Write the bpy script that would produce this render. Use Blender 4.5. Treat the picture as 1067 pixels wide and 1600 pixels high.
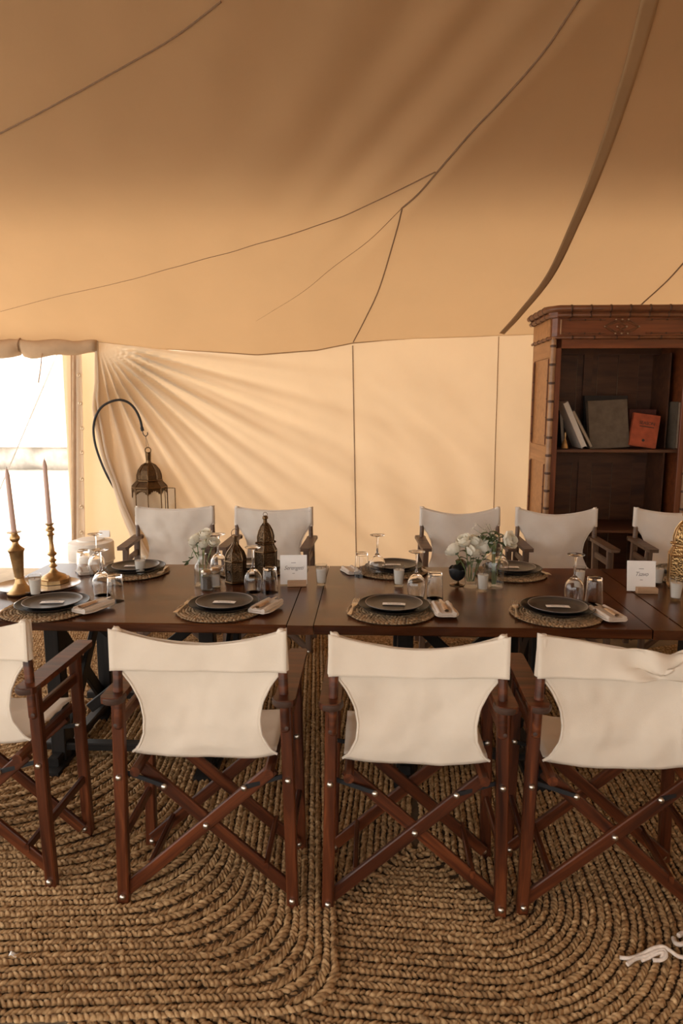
import bpy, math, random
import numpy as np
from mathutils import Vector, Matrix, noise

random.seed(7); rng = np.random.default_rng(7)
R = math.radians; PI = math.pi
for o in list(bpy.data.objects): bpy.data.objects.remove(o)
scene = bpy.context.scene
COL = scene.collection

# ------------------------------------------------------------------ camera
EYE = 1.6; YAW = 2.5; FPX = 24 / 36 * 1600; PITCH = math.atan((800 - 634) / FPX)
cam = bpy.data.cameras.new('camera'); cam_o = bpy.data.objects.new('camera', cam); COL.objects.link(cam_o)
cam.sensor_fit = 'VERTICAL'; cam.sensor_height = 36; cam.lens = 24
cam_o.location = (0, 0, EYE); cam_o.rotation_euler = (PI / 2 - PITCH, 0, R(YAW))
cam.dof.use_dof = True; cam.dof.focus_distance = 3.3; cam.dof.aperture_fstop = 4.5
scene.camera = cam_o

# ------------------------------------------------------------------ light
w = bpy.data.worlds.new('sky'); scene.world = w; w.use_nodes = True
bg = w.node_tree.nodes['Background']
bg.inputs['Color'].default_value = (1.0, 0.955, 0.90, 1); bg.inputs['Strength'].default_value = 1.4
sun = bpy.data.lights.new('sun', 'SUN'); sun.energy = 3.8; sun.angle = R(45); sun.color = (1.0, 0.93, 0.83)
sun_o = bpy.data.objects.new('sun', sun); COL.objects.link(sun_o)
sun_o.rotation_euler = Vector((-0.38, -0.62, -0.75)).to_track_quat('-Z', 'Y').to_euler()
vs = scene.view_settings
vs.view_transform = 'Standard'; vs.look = 'None'; vs.gamma = 1.0; vs.exposure = 1.12
vs.use_curve_mapping = False

# ------------------------------------------------------------------ pixel <-> place helpers (real distances)
_a = R(YAW)
FW = Vector((-math.sin(_a) * math.cos(PITCH), math.cos(_a) * math.cos(PITCH), -math.sin(PITCH)))
RT = Vector((math.cos(_a), math.sin(_a), 0)); UP = RT.cross(FW)
def ray(x, y): return FW + RT * ((x - 533.5) / FPX) + UP * ((800 - y) / FPX)
def Pz(x, y, z=0.75):
    d = ray(x, y); return Vector((0, 0, EYE)) + d * ((z - EYE) / d.z)
def Py(x, y, Y):
    d = ray(x, y); return Vector((0, 0, EYE)) + d * (Y / d.y)

# ------------------------------------------------------------------ mesh helpers
class MB:
    def __init__(s): s.v = []; s.f = []
    def add(s, vs, fs):
        n = len(s.v); s.v += [tuple(p) for p in vs]; s.f += [tuple(i + n for i in f) for f in fs]; return s
    def box(s, c, d, rz=0):
        x, y, z = (k / 2 for k in d); ca, sa = math.cos(rz), math.sin(rz); vs = []
        for dz in (-z, z):
            for dx, dy in ((-x, -y), (x, -y), (x, y), (-x, y)):
                vs.append((c[0] + dx * ca - dy * sa, c[1] + dx * sa + dy * ca, c[2] + dz))
        return s.add(vs, [(3, 2, 1, 0), (4, 5, 6, 7), (0, 1, 5, 4), (1, 2, 6, 5), (2, 3, 7, 6), (3, 0, 4, 7)])
    def bar(s, p0, p1, wd, ht, up=(0, 0, 1), ch=None):
        p0 = Vector(p0); p1 = Vector(p1); d = (p1 - p0).normalized(); up = Vector(up)
        if abs(d.dot(up)) > .98: up = Vector((0, 1, 0))
        sx = d.cross(up).normalized(); sy = sx.cross(d)
        a, b = wd / 2, ht / 2; ch = min(a, b) * .28 if ch is None else ch
        sec = [(-a + ch, -b), (a - ch, -b), (a, -b + ch), (a, b - ch), (a - ch, b), (-a + ch, b), (-a, b - ch), (-a, -b + ch)]
        vs = [p + sx * x + sy * y for p in (p0, p1) for x, y in sec]
        fs = [tuple(range(7, -1, -1)), tuple(range(8, 16))] + [(i, (i + 1) % 8, 8 + (i + 1) % 8, 8 + i) for i in range(8)]
        return s.add(vs, fs)
    def tube(s, pts, r, n=8, closed=False, cap=True):
        pts = [Vector(p) for p in pts]; m = len(pts); rs = r if isinstance(r, (list, tuple)) else [r] * m
        vs = []; prev = None
        for i, p in enumerate(pts):
            if closed: d = pts[(i + 1) % m] - pts[i - 1]
            else: d = pts[min(i + 1, m - 1)] - pts[max(i - 1, 0)]
            d.normalize()
            if prev is None:
                prev = Vector((0, 0, 1)) if abs(d.z) < .9 else Vector((1, 0, 0))
            u = (prev - d * prev.dot(d)).normalized(); prev = u; q = d.cross(u)
            for k in range(n):
                t = 2 * PI * k / n; vs.append(p + (u * math.cos(t) + q * math.sin(t)) * rs[i])
        fs = []
        for i in range(m if closed else m - 1):
            j = (i + 1) % m
            for k in range(n):
                fs.append((i * n + k, i * n + (k + 1) % n, j * n + (k + 1) % n, j * n + k))
        if cap and not closed:
            fs += [tuple(range(n - 1, -1, -1)), tuple(range((m - 1) * n, m * n))]
        return s.add(vs, fs)
    def lathe(s, prof, n=24, c=(0, 0, 0), ph=0.0, sy=1.0, close=False):
        vs = []; m = len(prof)
        for r, z in prof:
            r = max(r, 1e-4)
            for k in range(n):
                t = 2 * PI * k / n + ph; vs.append((c[0] + r * math.cos(t), c[1] + r * math.sin(t) * sy, c[2] + z))
        fs = []
        for i in range(m if close else m - 1):
            j = (i + 1) % m
            for k in range(n): fs.append((i * n + k, i * n + (k + 1) % n, j * n + (k + 1) % n, j * n + k))
        if not close:
            if prof[0][0] > 1e-3: fs.append(tuple(range(n - 1, -1, -1)))
            if prof[-1][0] > 1e-3: fs.append(tuple(range((m - 1) * n, m * n)))
        return s.add(vs, fs)
    def grid(s, fn, nu, nv, wrap=False):
        vs = [fn(i / (nu if wrap else nu - 1), j / (nv - 1)) for j in range(nv) for i in range(nu)]
        fs = []
        for j in range(nv - 1):
            for i in range(nu if wrap else nu - 1):
                k = (i + 1) % nu; fs.append((j * nu + i, j * nu + k, (j + 1) * nu + k, (j + 1) * nu + i))
        return s.add(vs, fs)
    def ball(s, c, r, sc=(1, 1, 1), n=12, m=8):
        prof = [(math.sin(PI * i / m) * r, -math.cos(PI * i / m) * r * sc[2]) for i in range(m + 1)]
        n0 = len(s.v); s.lathe(prof, n, c); 
        s.v[n0:] = [(c[0] + (x - c[0]) * sc[0], c[1] + (y - c[1]) * sc[1], z) for x, y, z in s.v[n0:]]
        return s
    def prism(s, out, z0, z1):
        n = len(out); vs = [(x, y, z0) for x, y in out] + [(x, y, z1) for x, y in out]
        return s.add(vs, [tuple(range(n - 1, -1, -1)), tuple(range(n, 2 * n))] + [(i, (i + 1) % n, n + (i + 1) % n, n + i) for i in range(n)])
    def mesh(s, name, smooth=35):
        me = bpy.data.meshes.new(name); me.from_pydata(s.v, [], s.f); me.update()
        if smooth:
            me.shade_smooth(); me.set_sharp_from_angle(angle=R(smooth))
        return me

def link(o, parent=None, loc=None, rot=None):
    COL.objects.link(o)
    if parent is not None: o.parent = parent
    if loc is not None: o.location = loc
    if rot is not None: o.rotation_euler = rot
    return o
def obj(name, mb, mat, parent=None, loc=None, rot=None, smooth=35, kind=None, solid=0):
    me = mb.mesh(name, smooth) if isinstance(mb, MB) else mb
    if isinstance(mb, MB): me.materials.append(mat)
    o = bpy.data.objects.new(name, me); link(o, parent, loc, rot)
    if kind: o['kind'] = kind
    if solid:
        m = o.modifiers.new('thick', 'SOLIDIFY'); m.thickness = solid; m.offset = 0
    return o
_cache = {}
def part(key, name, fn, mat, parent=None, loc=None, rot=None, smooth=35, kind=None):
    k = (key, mat.name)
    if k not in _cache:
        me = fn().mesh(name, smooth); me.materials.append(mat); _cache[k] = me
    return obj(name, _cache[k], mat, parent, loc, rot, kind=kind)
def tag(o, label, cat, group=None):
    o['label'] = label; o['category'] = cat
    if group: o['group'] = group
    return o
def thing(name, label, cat, loc=(0, 0, 0), rz=0, group=None, rot=None):
    o = bpy.data.objects.new(name, None); link(o, None, loc, rot or (0, 0, rz)); o.empty_display_size = .05
    return tag(o, label, cat, group)
def struct(o): o['kind'] = 'structure'; return o
def rod(name, p0, p1, wd, ht, mat, parent, up=(0, 0, 1), ch=None):
    """a wooden bar laid along its own x axis so that the grain follows it"""
    p0 = Vector(p0); p1 = Vector(p1); d = p1 - p0; L = d.length; d.normalize(); up = Vector(up)
    if abs(d.dot(up)) > .98: up = Vector((0, 1, 0))
    z = (up - d * up.dot(d)).normalized(); y = z.cross(d)
    k = ('rod', round(L, 4), wd, ht, ch)
    def fn(): return MB().bar((0, 0, 0), (L, 0, 0), wd, ht, ch=ch)
    o = part(k, name, fn, mat, parent)
    m = Matrix((d, y, z)).transposed().to_4x4(); m.translation = p0
    o.matrix_local = m
    return o

# ------------------------------------------------------------------ materials
def nt(name):
    m = bpy.data.materials.new(name); m.use_nodes = True; t = m.node_tree
    return m, t, t.nodes['Principled BSDF'], t.nodes['Material Output']
def N(t, typ, **kw):
    n = t.nodes.new(typ)
    for k, v in kw.items():
        if k in n.inputs: n.inputs[k].default_value = v
        else: setattr(n, k, v)
    return n
def ramp(t, fac, stops):
    r = t.nodes.new('ShaderNodeValToRGB'); e = r.color_ramp.elements
    while len(e) < len(stops): e.new(.5)
    for i, (p, c) in enumerate(stops): e[i].position = p; e[i].color = (*c, 1)
    t.links.new(fac, r.inputs['Fac']); return r.outputs['Color']
def bump(t, b, h, s, d=.002):
    n = t.nodes.new('ShaderNodeBump'); n.inputs['Strength'].default_value = s; n.inputs['Distance'].default_value = d
    t.links.new(h, n.inputs['Height']); t.links.new(n.outputs['Normal'], b.inputs['Normal'])
def coords(t, scale, rnd=True):
    tc = t.nodes.new('ShaderNodeTexCoord'); mp = t.nodes.new('ShaderNodeMapping'); mp.inputs['Scale'].default_value = scale
    t.links.new(tc.outputs['Object'], mp.inputs['Vector'])
    if rnd:
        oi = t.nodes.new('ShaderNodeObjectInfo'); mu = N(t, 'ShaderNodeMath', operation='MULTIPLY'); mu.inputs[1].default_value = 37
        t.links.new(oi.outputs['Random'], mu.inputs[0]); t.links.new(mu.outputs[0], mp.inputs['Location'])
    return mp.outputs['Vector']
def wood(name, dark, mid, light, scale=(1.5, 28, 28), rough=.4, coat=0, bs=.25, spec=.5):
    m, t, b, o = nt(name); v = coords(t, scale)
    n = N(t, 'ShaderNodeTexNoise', Scale=1.0, Detail=6, Roughness=.6, Distortion=.6); t.links.new(v, n.inputs['Vector'])
    c = ramp(t, n.outputs['Fac'], [(.28, dark), (.5, mid), (.74, light)])
    t.links.new(c, b.inputs['Base Color']); b.inputs['Roughness'].default_value = rough
    b.inputs['Specular IOR Level'].default_value = spec; b.inputs['Coat Weight'].default_value = coat; b.inputs['Coat Roughness'].default_value = .18
    bump(t, b, n.outputs['Fac'], bs, .002); return m
def plain(name, col, rough=.5, metal=0, var=.12, nscale=30, bs=0, **kw):
    m, t, b, o = nt(name); v = coords(t, (1, 1, 1))
    n = N(t, 'ShaderNodeTexNoise', Scale=nscale, Detail=4); t.links.new(v, n.inputs['Vector'])
    c0 = tuple(max(0, c * (1 - var)) for c in col); c1 = tuple(min(1, c * (1 + var)) for c in col)
    t.links.new(ramp(t, n.outputs['Fac'], [(.3, c0), (.7, c1)]), b.inputs['Base Color'])
    b.inputs['Roughness'].default_value = rough; b.inputs['Metallic'].default_value = metal
    for k, val in kw.items(): b.inputs[k].default_value = val
    if bs: bump(t, b, n.outputs['Fac'], bs)
    return m
def cloth(name, col, trans, tcol=None, var=.06, wrinkle=0.0, weave=400, stain=3.0):
    m, t, b, o = nt(name); t.nodes.remove(b)
    v = coords(t, (1, 1, 1)); n = N(t, 'ShaderNodeTexNoise', Scale=stain, Detail=5, Roughness=.6); t.links.new(v, n.inputs['Vector'])
    c0 = tuple(c * (1 - var) for c in col); c1 = tuple(min(1, c * (1 + var)) for c in col)
    c = ramp(t, n.outputs['Fac'], [(.3, c0), (.7, c1)])
    df = N(t, 'ShaderNodeBsdfDiffuse'); tr = N(t, 'ShaderNodeBsdfTranslucent'); mx = N(t, 'ShaderNodeMixShader'); mx.inputs[0].default_value = trans
    t.links.new(c, df.inputs['Color'])
    if tcol: tr.inputs['Color'].default_value = (*tcol, 1)
    else: t.links.new(c, tr.inputs['Color'])
    w1 = N(t, 'ShaderNodeTexNoise', Scale=weave, Detail=2); t.links.new(v, w1.inputs['Vector'])
    w2 = N(t, 'ShaderNodeTexNoise', Scale=7, Detail=3, Distortion=.5); t.links.new(v, w2.inputs['Vector'])
    ad = N(t, 'ShaderNodeMath', operation='MULTIPLY_ADD'); ad.inputs[1].default_value = wrinkle
    t.links.new(w2.outputs['Fac'], ad.inputs[0]); t.links.new(w1.outputs['Fac'], ad.inputs[2])
    bn = N(t, 'ShaderNodeBump', Strength=.35, Distance=.0015); t.links.new(ad.outputs[0], bn.inputs['Height'])
    t.links.new(bn.outputs['Normal'], df.inputs['Normal']); t.links.new(bn.outputs['Normal'], tr.inputs['Normal'])
    t.links.new(df.outputs[0], mx.inputs[1]); t.links.new(tr.outputs[0], mx.inputs[2]); t.links.new(mx.outputs[0], o.inputs['Surface'])
    return m
def metal_pierced(name, col, rough=.42, scale=120):
    m, t, b, o = nt(name); v = coords(t, (1, 1, 1))
    vo = N(t, 'ShaderNodeTexVoronoi', Scale=scale); t.links.new(v, vo.inputs['Vector'])
    n = N(t, 'ShaderNodeTexNoise', Scale=18, Detail=4); t.links.new(v, n.inputs['Vector'])
    dots = ramp(t, vo.outputs['Distance'], [(.30, (.25, .25, .25)), (.42, (1, 1, 1))])
    base = ramp(t, n.outputs['Fac'], [(.3, tuple(c * .6 for c in col)), (.7, col)])
    mx = N(t, 'ShaderNodeMix', data_type='RGBA', blend_type='MULTIPLY'); mx.inputs[0].default_value = .9
    t.links.new(base, mx.inputs[6]); t.links.new(dots, mx.inputs[7]); t.links.new(mx.outputs[2], b.inputs['Base Color'])
    b.inputs['Metallic'].default_value = .85; b.inputs['Roughness'].default_value = rough
    bump(t, b, vo.outputs['Distance'], .8, .003); return m
def glassm(name, col=(1, 1, 1), rough=0.0, ior=1.45):
    m, t, b, o = nt(name); b.inputs['Base Color'].default_value = (*col, 1)
    b.inputs['Transmission Weight'].default_value = 1; b.inputs['Roughness'].default_value = rough; b.inputs['IOR'].default_value = ior
    return m

def thinglass(name):
    m, t, b, o = nt(name); t.nodes.remove(b); tr = N(t, 'ShaderNodeBsdfTransparent'); tr.inputs['Color'].default_value = (.93, .93, .92, 1)
    gl = N(t, 'ShaderNodeBsdfGlossy', Roughness=.02); lw = N(t, 'ShaderNodeLayerWeight', Blend=.5); pw = N(t, 'ShaderNodeMath', operation='POWER'); pw.inputs[1].default_value = 4.0; fr = N(t, 'ShaderNodeMath', operation='MULTIPLY_ADD'); fr.inputs[1].default_value = .9; fr.inputs[2].default_value = .04
    t.links.new(lw.outputs['Facing'], pw.inputs[0]); t.links.new(pw.outputs[0], fr.inputs[0]); mx = N(t, 'ShaderNodeMixShader')
    t.links.new(fr.outputs[0], mx.inputs[0]); t.links.new(tr.outputs[0], mx.inputs[1]); t.links.new(gl.outputs[0], mx.inputs[2]); t.links.new(mx.outputs[0], o.inputs['Surface']); return m
M = {}
M['thin'] = thinglass('thin_clear_glass')
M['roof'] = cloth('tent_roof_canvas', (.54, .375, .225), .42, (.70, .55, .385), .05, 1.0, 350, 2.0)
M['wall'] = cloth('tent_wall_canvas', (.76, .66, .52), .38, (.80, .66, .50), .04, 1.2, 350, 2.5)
M['shade_canvas'] = cloth('shade_sheet_canvas', (.60, .36, .17), .10, (.62, .34, .14), .05, .6, 350, 2)  # cloth of the unseen sheets added to shade the tent
M['flap'] = cloth('door_flap_canvas', (.78, .68, .55), .45, (.80, .66, .48), .05, 1.0, 350, 3)
M['rolled'] = cloth('rolled_tan_canvas', (.50, .36, .24), .08, None, .08, 1.0, 350, 6)
M['hem'] = cloth('canvas_hem', (.50, .34, .22), .2, None, .1, 1.0, 350, 8)
M['seam'] = plain('seam_thread', (.20, .12, .07), .9)
M['shade_seam'] = cloth('roof_shadow_and_seam_canvas', (.38, .245, .14), .12, None, .06, .5, 350, 3)  # shadow tone of the roof band; shared with a wall seam and the eave join
M['canvas'] = cloth('chair_canvas', (.80, .70, .58), .12, None, .05, .8, 500, 4)
M['canvas_far'] = cloth('chair_canvas_pale', (.82, .75, .67), .12, None, .06, .8, 500, 4)
M['chairwood'] = wood('chair_mahogany', (.018, .0045, .0018), (.070, .017, .0052), (.17, .046, .014), (2.5, 34, 34), .36, .0, .3, .4)
M['chairgrey'] = wood('chair_weathered_wood', (.05, .028, .018), (.11, .062, .038), (.19, .115, .075), (2, 30, 30), .5, .05)
M['collar'] = plain('dark_wood_end', (.05, .024, .015), .55)
M['bolt'] = plain('zinc_bolt', (.62, .58, .52), .3, 1, .1)
M['iron'] = plain('black_iron', (.018, .018, .02), .5, .4)
M['tablewood'] = wood('table_walnut', (.024, .006, .002), (.072, .021, .0065), (.165, .058, .019), (1.2, 11, 11), .25, .0, .10, .42)
M['boardwood'] = wood('table_leaf_walnut', (.038, .012, .005), (.095, .033, .012), (.16, .064, .025), (8, 1.4, 8), .27, .0, .10, .42)
M['blackwood'] = wood('black_stained_wood', (.006, .005, .004), (.012, .010, .009), (.024, .020, .018), (2, 20, 20), .5, 0, .2, .25)
M['plate'] = plain('charcoal_stoneware', (.010, .010, .011), .36, 0, .2, **{'Specular IOR Level': .3})
M['plate_g'] = plain('grey_stoneware', (.050, .043, .038), .35, 0, .12, **{'Specular IOR Level': .35})
M['rim'] = plain('pale_plate_rim', (.20, .17, .15), .4, 0, .2)  # paler ring along the side plate edge
M['seagrass'] = plain('seagrass', (.33, .22, .12), .85, 0, .5, 45)
M['jute'] = None
M['paper'] = plain('white_card', (.88, .86, .83), .8, 0, .02)
M['ink'] = plain('grey_ink', (.26, .24, .24), .8)
M['linen'] = cloth('napkin_linen', (.74, .66, .58), .1, None, .05, .6, 500, 20)
M['linen_t'] = cloth('napkin_tan', (.50, .33, .19), .1, None, .05, .6, 500, 20)
M['steel'] = plain('cutlery_steel', (.62, .54, .45), .28, 1, .08)
M['paleoak'] = wood('pale_oak', (.34, .20, .11), (.48, .30, .17), (.60, .40, .24), (4, 40, 40), .5)
M['glass'] = glassm('clear_glass')
M['wax'] = cloth('white_wax', (.93, .90, .86), .25, None, .02, 0, 50, 20)
M['taper'] = plain('blush_taper_wax', (.60, .42, .36), .45, 0, .03)
M['wick'] = plain('wick', (.05, .04, .04), .9)
M['brass'] = plain('aged_brass', (.46, .30, .14), .36, .9, .25, 25, .1)
M['tray'] = plain('tarnished_silver', (.58, .55, .53), .25, .8, .15, 12)
M['bronze'] = metal_pierced('pierced_bronze', (.125, .072, .034), .28, 150)
M['bronze_p'] = plain('bronze_frame', (.13, .078, .038), .26, .9, .3, 25)
M['gold'] = metal_pierced('pierced_gilt_brass', (.42, .25, .10), .30, 110)
M['gold_p'] = plain('gilt_brass', (.50, .31, .14), .35, .95, .25, 25)
M['lampglass'] = glassm('frosted_lantern_glass', (.95, .92, .88), .25, 1.2)
M['petal'] = cloth('cream_petals', (.84, .80, .68), .25, None, .06, .2, 300, 60)
M['leaf'] = plain('green_leaf', (.055, .085, .03), .5, 0, .35, 60)
M['stem'] = plain('green_stem', (.13, .18, .06), .5, 0, .2)
M['pepper'] = plain('ground_pepper', (.10, .075, .06), .9, 0, .6, 300)
M['salt'] = plain('salt', (.75, .72, .70), .9, 0, .1, 300)
M['casewood'] = wood('bookcase_red_pine', (.085, .022, .007), (.16, .043, .013), (.23, .068, .021), (2, 26, 26), .42, .15)
M['caselit'] = wood('bookcase_lit_side_pine', (.26, .11, .038), (.36, .165, .06), (.46, .22, .085), (2, 26, 26), .45, .1)  # case wood made brighter to carry the light falling from the left
M['bamboo'] = plain('bamboo_moulding', (.16, .06, .025), .38, 0, .2, 20)
M['bamboo_l'] = plain('worn_bamboo_pole', (.34, .19, .10), .4, 0, .3, 14)
M['ring'] = plain('bamboo_node', (.07, .028, .014), .45)
M['nail'] = plain('brass_nail', (.55, .42, .28), .3, .9)
M['backwood'] = wood('bookcase_back_boards', (.045, .016, .008), (.085, .032, .014), (.13, .052, .022), (2, 14, 14), .5)
M['drum'] = plain('white_enamel', (.74, .68, .60), .45, 0, .04)
M['drum2'] = plain('grey_enamel', (.50, .46, .41), .5, 0, .05)
M['yarn'] = plain('white_yarn', (.66, .56, .48), .9, 0, .15, 80)
M['rope'] = plain('white_rope', (.72, .68, .62), .9)
M['sand'] = plain('pale_dry_ground', (.56, .50, .42), .95, 0, .14, 1.2, .2)
M['floor'] = plain('tent_groundsheet', (.20, .145, .09), .95, 0, .2, 6)
M['tentwhite'] = cloth('white_marquee_canvas', (.86, .84, .81), .2, None, .02, 0, 50, 1)
M['hedge'] = plain('pale_brush_fence', (.60, .55, .49), .9, 0, .3, 3)
M['hill'] = plain('hazy_hillside', (.52, .49, .45), 1, 0, .1, .05)

def jute_mat():
    m, t, b, o = nt('braided_jute')
    v = coords(t, (1, 1, 1), False)
    n1 = N(t, 'ShaderNodeTexNoise', Scale=55, Detail=3); n2 = N(t, 'ShaderNodeTexNoise', Scale=2.2, Detail=3); n3 = N(t, 'ShaderNodeTexNoise', Scale=420, Detail=2)
    for n in (n1, n2, n3): t.links.new(v, n.inputs['Vector'])
    mx = N(t, 'ShaderNodeMath', operation='MULTIPLY_ADD'); mx.inputs[1].default_value = .45
    t.links.new(n2.outputs['Fac'], mx.inputs[0]); t.links.new(n1.outputs['Fac'], mx.inputs[2])
    c = ramp(t, mx.outputs[0], [(.45, (.11, .055, .020)), (.70, (.34, .195, .082)), (.95, (.58, .38, .19))])
    t.links.new(c, b.inputs['Base Color']); b.inputs['Roughness'].default_value = .9
    bump(t, b, n3.outputs['Fac'], .6, .002); return m
M['jute'] = jute_mat()
M['jute_base'] = plain('rug_backing', (.10, .062, .032), 1)

# ================================================================== SETTING
struct(obj('ground', MB().box((-10, 40, -.06), (120, 130, .1)), M['sand']))
struct(obj('floor', MB().box((-.4, 2.2, -.006), (9.4, 8.6, .014)), M['floor']))

WALL_Y = 6.4
EX = [-8, -4.4, -3.5, -2.55, -1.9, -1.05, -.5, -.17, .2, 1.13, 2, 6]
EZ = [2.20, 2.20, 2.20, 2.185, 2.115, 2.06, 2.10, 2.165, 2.19, 2.225, 2.245, 2.25]
def eave(x): return float(np.interp(x, EX, EZ))
# seams of the roof in the photo, as points found on the roof plane
def roof_base(x, y):
    d = WALL_Y - y
    zz = 2.22 + .50 * d + .018 * d * d
    if y < 2.4: zz = 2.22 + .50 * 4 + .018 * 16 - .55 * (2.4 - y)
    return zz + (eave(x) - 2.22) * math.exp(-max(d, 0) / .7)
def hit_roof(px, py, fn, off=0):
    d = ray(px, py); t0 = .5; o = Vector((0, 0, EYE)); t = t0
    while t < 12:
        p = o + d * t
        if p.z > fn(p.x, p.y) - off or p.y > WALL_Y: break
        t += .02
    return o + d * (t - .01)
def smooth_path(pts, k=8):
    P = [Vector(p) for p in pts]; P = [2 * P[0] - P[1]] + P + [2 * P[-1] - P[-2]]; out = []
    for i in range(1, len(P) - 2):
        for j in range(k):
            t = j / k; a, b, c, d = P[i - 1:i + 3]
            out.append(.5 * ((2 * b) + (c - a) * t + (2 * a - 5 * b + 4 * c - d) * t * t + (3 * b - 3 * c + d - a) * t ** 3))
    return out + [P[-2]]
MAIN = [(905, 0), (850, 78), (790, 150), (737, 207), (690, 262), (655, 300), (627, 325)]
main_xy = [hit_roof(x, y, roof_base) for x, y in MAIN]
_dir = (main_xy[0] - main_xy[-1]); _dir = Vector((_dir.x, _dir.y)).normalized(); _nrm = Vector((_dir.y, -_dir.x))  # points left of the seam
_o = Vector((main_xy[3].x, main_xy[3].y))
def roof_z(x, y):
    z0 = roof_base(x, y); q = Vector((x, y)) - _o; s = q.dot(_nrm); a = q.dot(_dir)
    win = 1 / (1 + math.exp(-(a + .9) / .25))
    z0 -= .07 * math.exp(-abs(s) / .35) * win
    if s > 0: z0 += (.016 * math.sin(s * 19 + 1.2 * a) * math.exp(-((s - .38) / .3) ** 2) + .012 * math.sin(s * 11 + .5) * math.exp(-((s - .9) / .5) ** 2)) * win
    z0 += .012 * noise.noise((x * 1.1, y * 1.1, 3)) + .004 * noise.noise((x * 4, y * 2.5, 8))
    return z0
def roof_pt(u, v):
    x = -4.6 + 8.6 * u; y = WALL_Y - (WALL_Y + 1.3) * (v ** 1.15)
    return (x, y, roof_z(x, y))
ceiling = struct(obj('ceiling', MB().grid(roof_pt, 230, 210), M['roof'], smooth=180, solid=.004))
# unseen sheet added over the upper roof to darken the canvas below it
def shade_sheet_pt(u, v):
    x = -4.8 + 9.0 * u; y = 5.45 - 6.7 * v; d = abs(y - 2.4)
    return (x, y, 5.15 - .50 * d - .06 * math.sin(u * PI * 3) * (1 - v))
struct(obj('unseen_shade_sheet', MB().grid(shade_sheet_pt, 40, 40), M['shade_canvas'], smooth=180, solid=.004))
def front_screen_pt(u, v):
    x = 1.4 + 2.6 * u; return (x, -1.22 + .02 * math.sin(x * 6), roof_z(x, -1.22) * v)
struct(obj('unseen_front_screen', MB().grid(front_screen_pt, 40, 20), M['shade_canvas'], smooth=180, solid=.003))  # unseen screen added behind the camera to dim the right side
SEAMS = [MAIN, [(627, 325), (575, 378), (520, 418), (465, 460), (400, 500)],
         [(680, 268), (632, 294), (580, 318), (500, 348), (400, 380), (290, 412), (170, 445), (0, 485)],
         [(628, 325), (612, 385), (592, 450), (570, 498), (552, 533)],
         [(345, -3), (270, 55), (190, 105), (95, 158), (-20, 216)],
         [(1090, 385), (1045, 435), (1000, 477)]]
for i, sm in enumerate(SEAMS):
    pts = smooth_path([hit_roof(x, y, roof_z) - Vector((0, 0, .006)) for x, y in sm], 7)
    for p in pts: p.z = roof_z(p.x, p.y) - .004
    n = len(pts); r0 = [.006, .0026, .0048, .0050, .0052, .006][i]
    rr = [r0 * (1 - (.75 * k / n if i in (1, 2) else 0)) for k in range(n)]
    obj('roof_seam', MB().tube(pts, rr, 6), M['seam'], ceiling)
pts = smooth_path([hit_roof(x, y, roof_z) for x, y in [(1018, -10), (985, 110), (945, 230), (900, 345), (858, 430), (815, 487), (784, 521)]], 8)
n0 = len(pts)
def shadow_band_fn(u, v):
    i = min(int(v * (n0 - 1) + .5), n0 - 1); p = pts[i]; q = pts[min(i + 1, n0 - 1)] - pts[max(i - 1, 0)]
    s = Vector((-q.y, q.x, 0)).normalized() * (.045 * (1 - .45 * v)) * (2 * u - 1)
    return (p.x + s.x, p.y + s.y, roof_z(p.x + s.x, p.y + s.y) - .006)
obj('roof_shadow_band', MB().grid(shadow_band_fn, 5, n0), M['shade_seam'], ceiling, smooth=180, solid=.003)  # dark strip standing in for a shadow that falls across the roof

# back wall: hangs from the eave, gathered at its left top corner
P0 = Vector((-2.55, 2.20))
def wall_edge(z): return -2.55 + .34 * ((2.19 - z) / 1.55) ** 2.3 if z < 2.19 else -2.55
def wall_pt(u, v):
    u = u ** 1.35
    zt = 1.0
    x0 = -2.55; x1 = 4.0
    # rows follow the eave height at their own x
    zz = v
    xl = wall_edge(2.19 * zz); x = xl + (x1 - xl) * u
    z = eave(x) * zz + .012 * zz
    dx = x - P0.x; dz = P0.y - z; r = math.hypot(dx, dz); th = math.degrees(math.atan2(max(dz, 0), max(dx, 1e-3)))
    amp = .055 * min(r / .5, 1) ** 2.4 * math.exp(-max(r - .5, 0) / .95) * (1 / (1 + math.exp(-(th - 9) / 3)))
    f = math.sin(th / 9.2 * 2 * PI + .6 * math.sin(th * .11) + .35 * r) + .35 * math.sin(th / 4.1 * 2 * PI + 1)
    y = WALL_Y - amp * f
    y -= .60 * (1 - zz) * math.exp(-(x - xl) / .42)
    y -= .02 * math.sin(min(max((x - 1.13 + .25), 0), .5) * PI / .5) * (1 - zz)
    wr = noise.noise((x * 2.2 + z * 2.6, x * .6 - z * .9, 1.3)) * .014 + noise.noise((x * 6 + z * 7, x * 1.5 - z * 2, 5)) * .005
    y += wr * min(1, 4 * (1.02 - zz)) * (1 if x < 1.13 else .4)
    if x > -.17: y += .010 * math.sin((x + .3 * z) * 13) * math.exp(-((z - .7) / .5) ** 2)
    return (x, y, z)
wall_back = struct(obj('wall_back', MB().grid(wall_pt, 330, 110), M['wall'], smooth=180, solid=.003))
wall_back['label'] = 'cream canvas back wall with folds fanning from its left top corner'
def wall_y(px, z):
    return px
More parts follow.
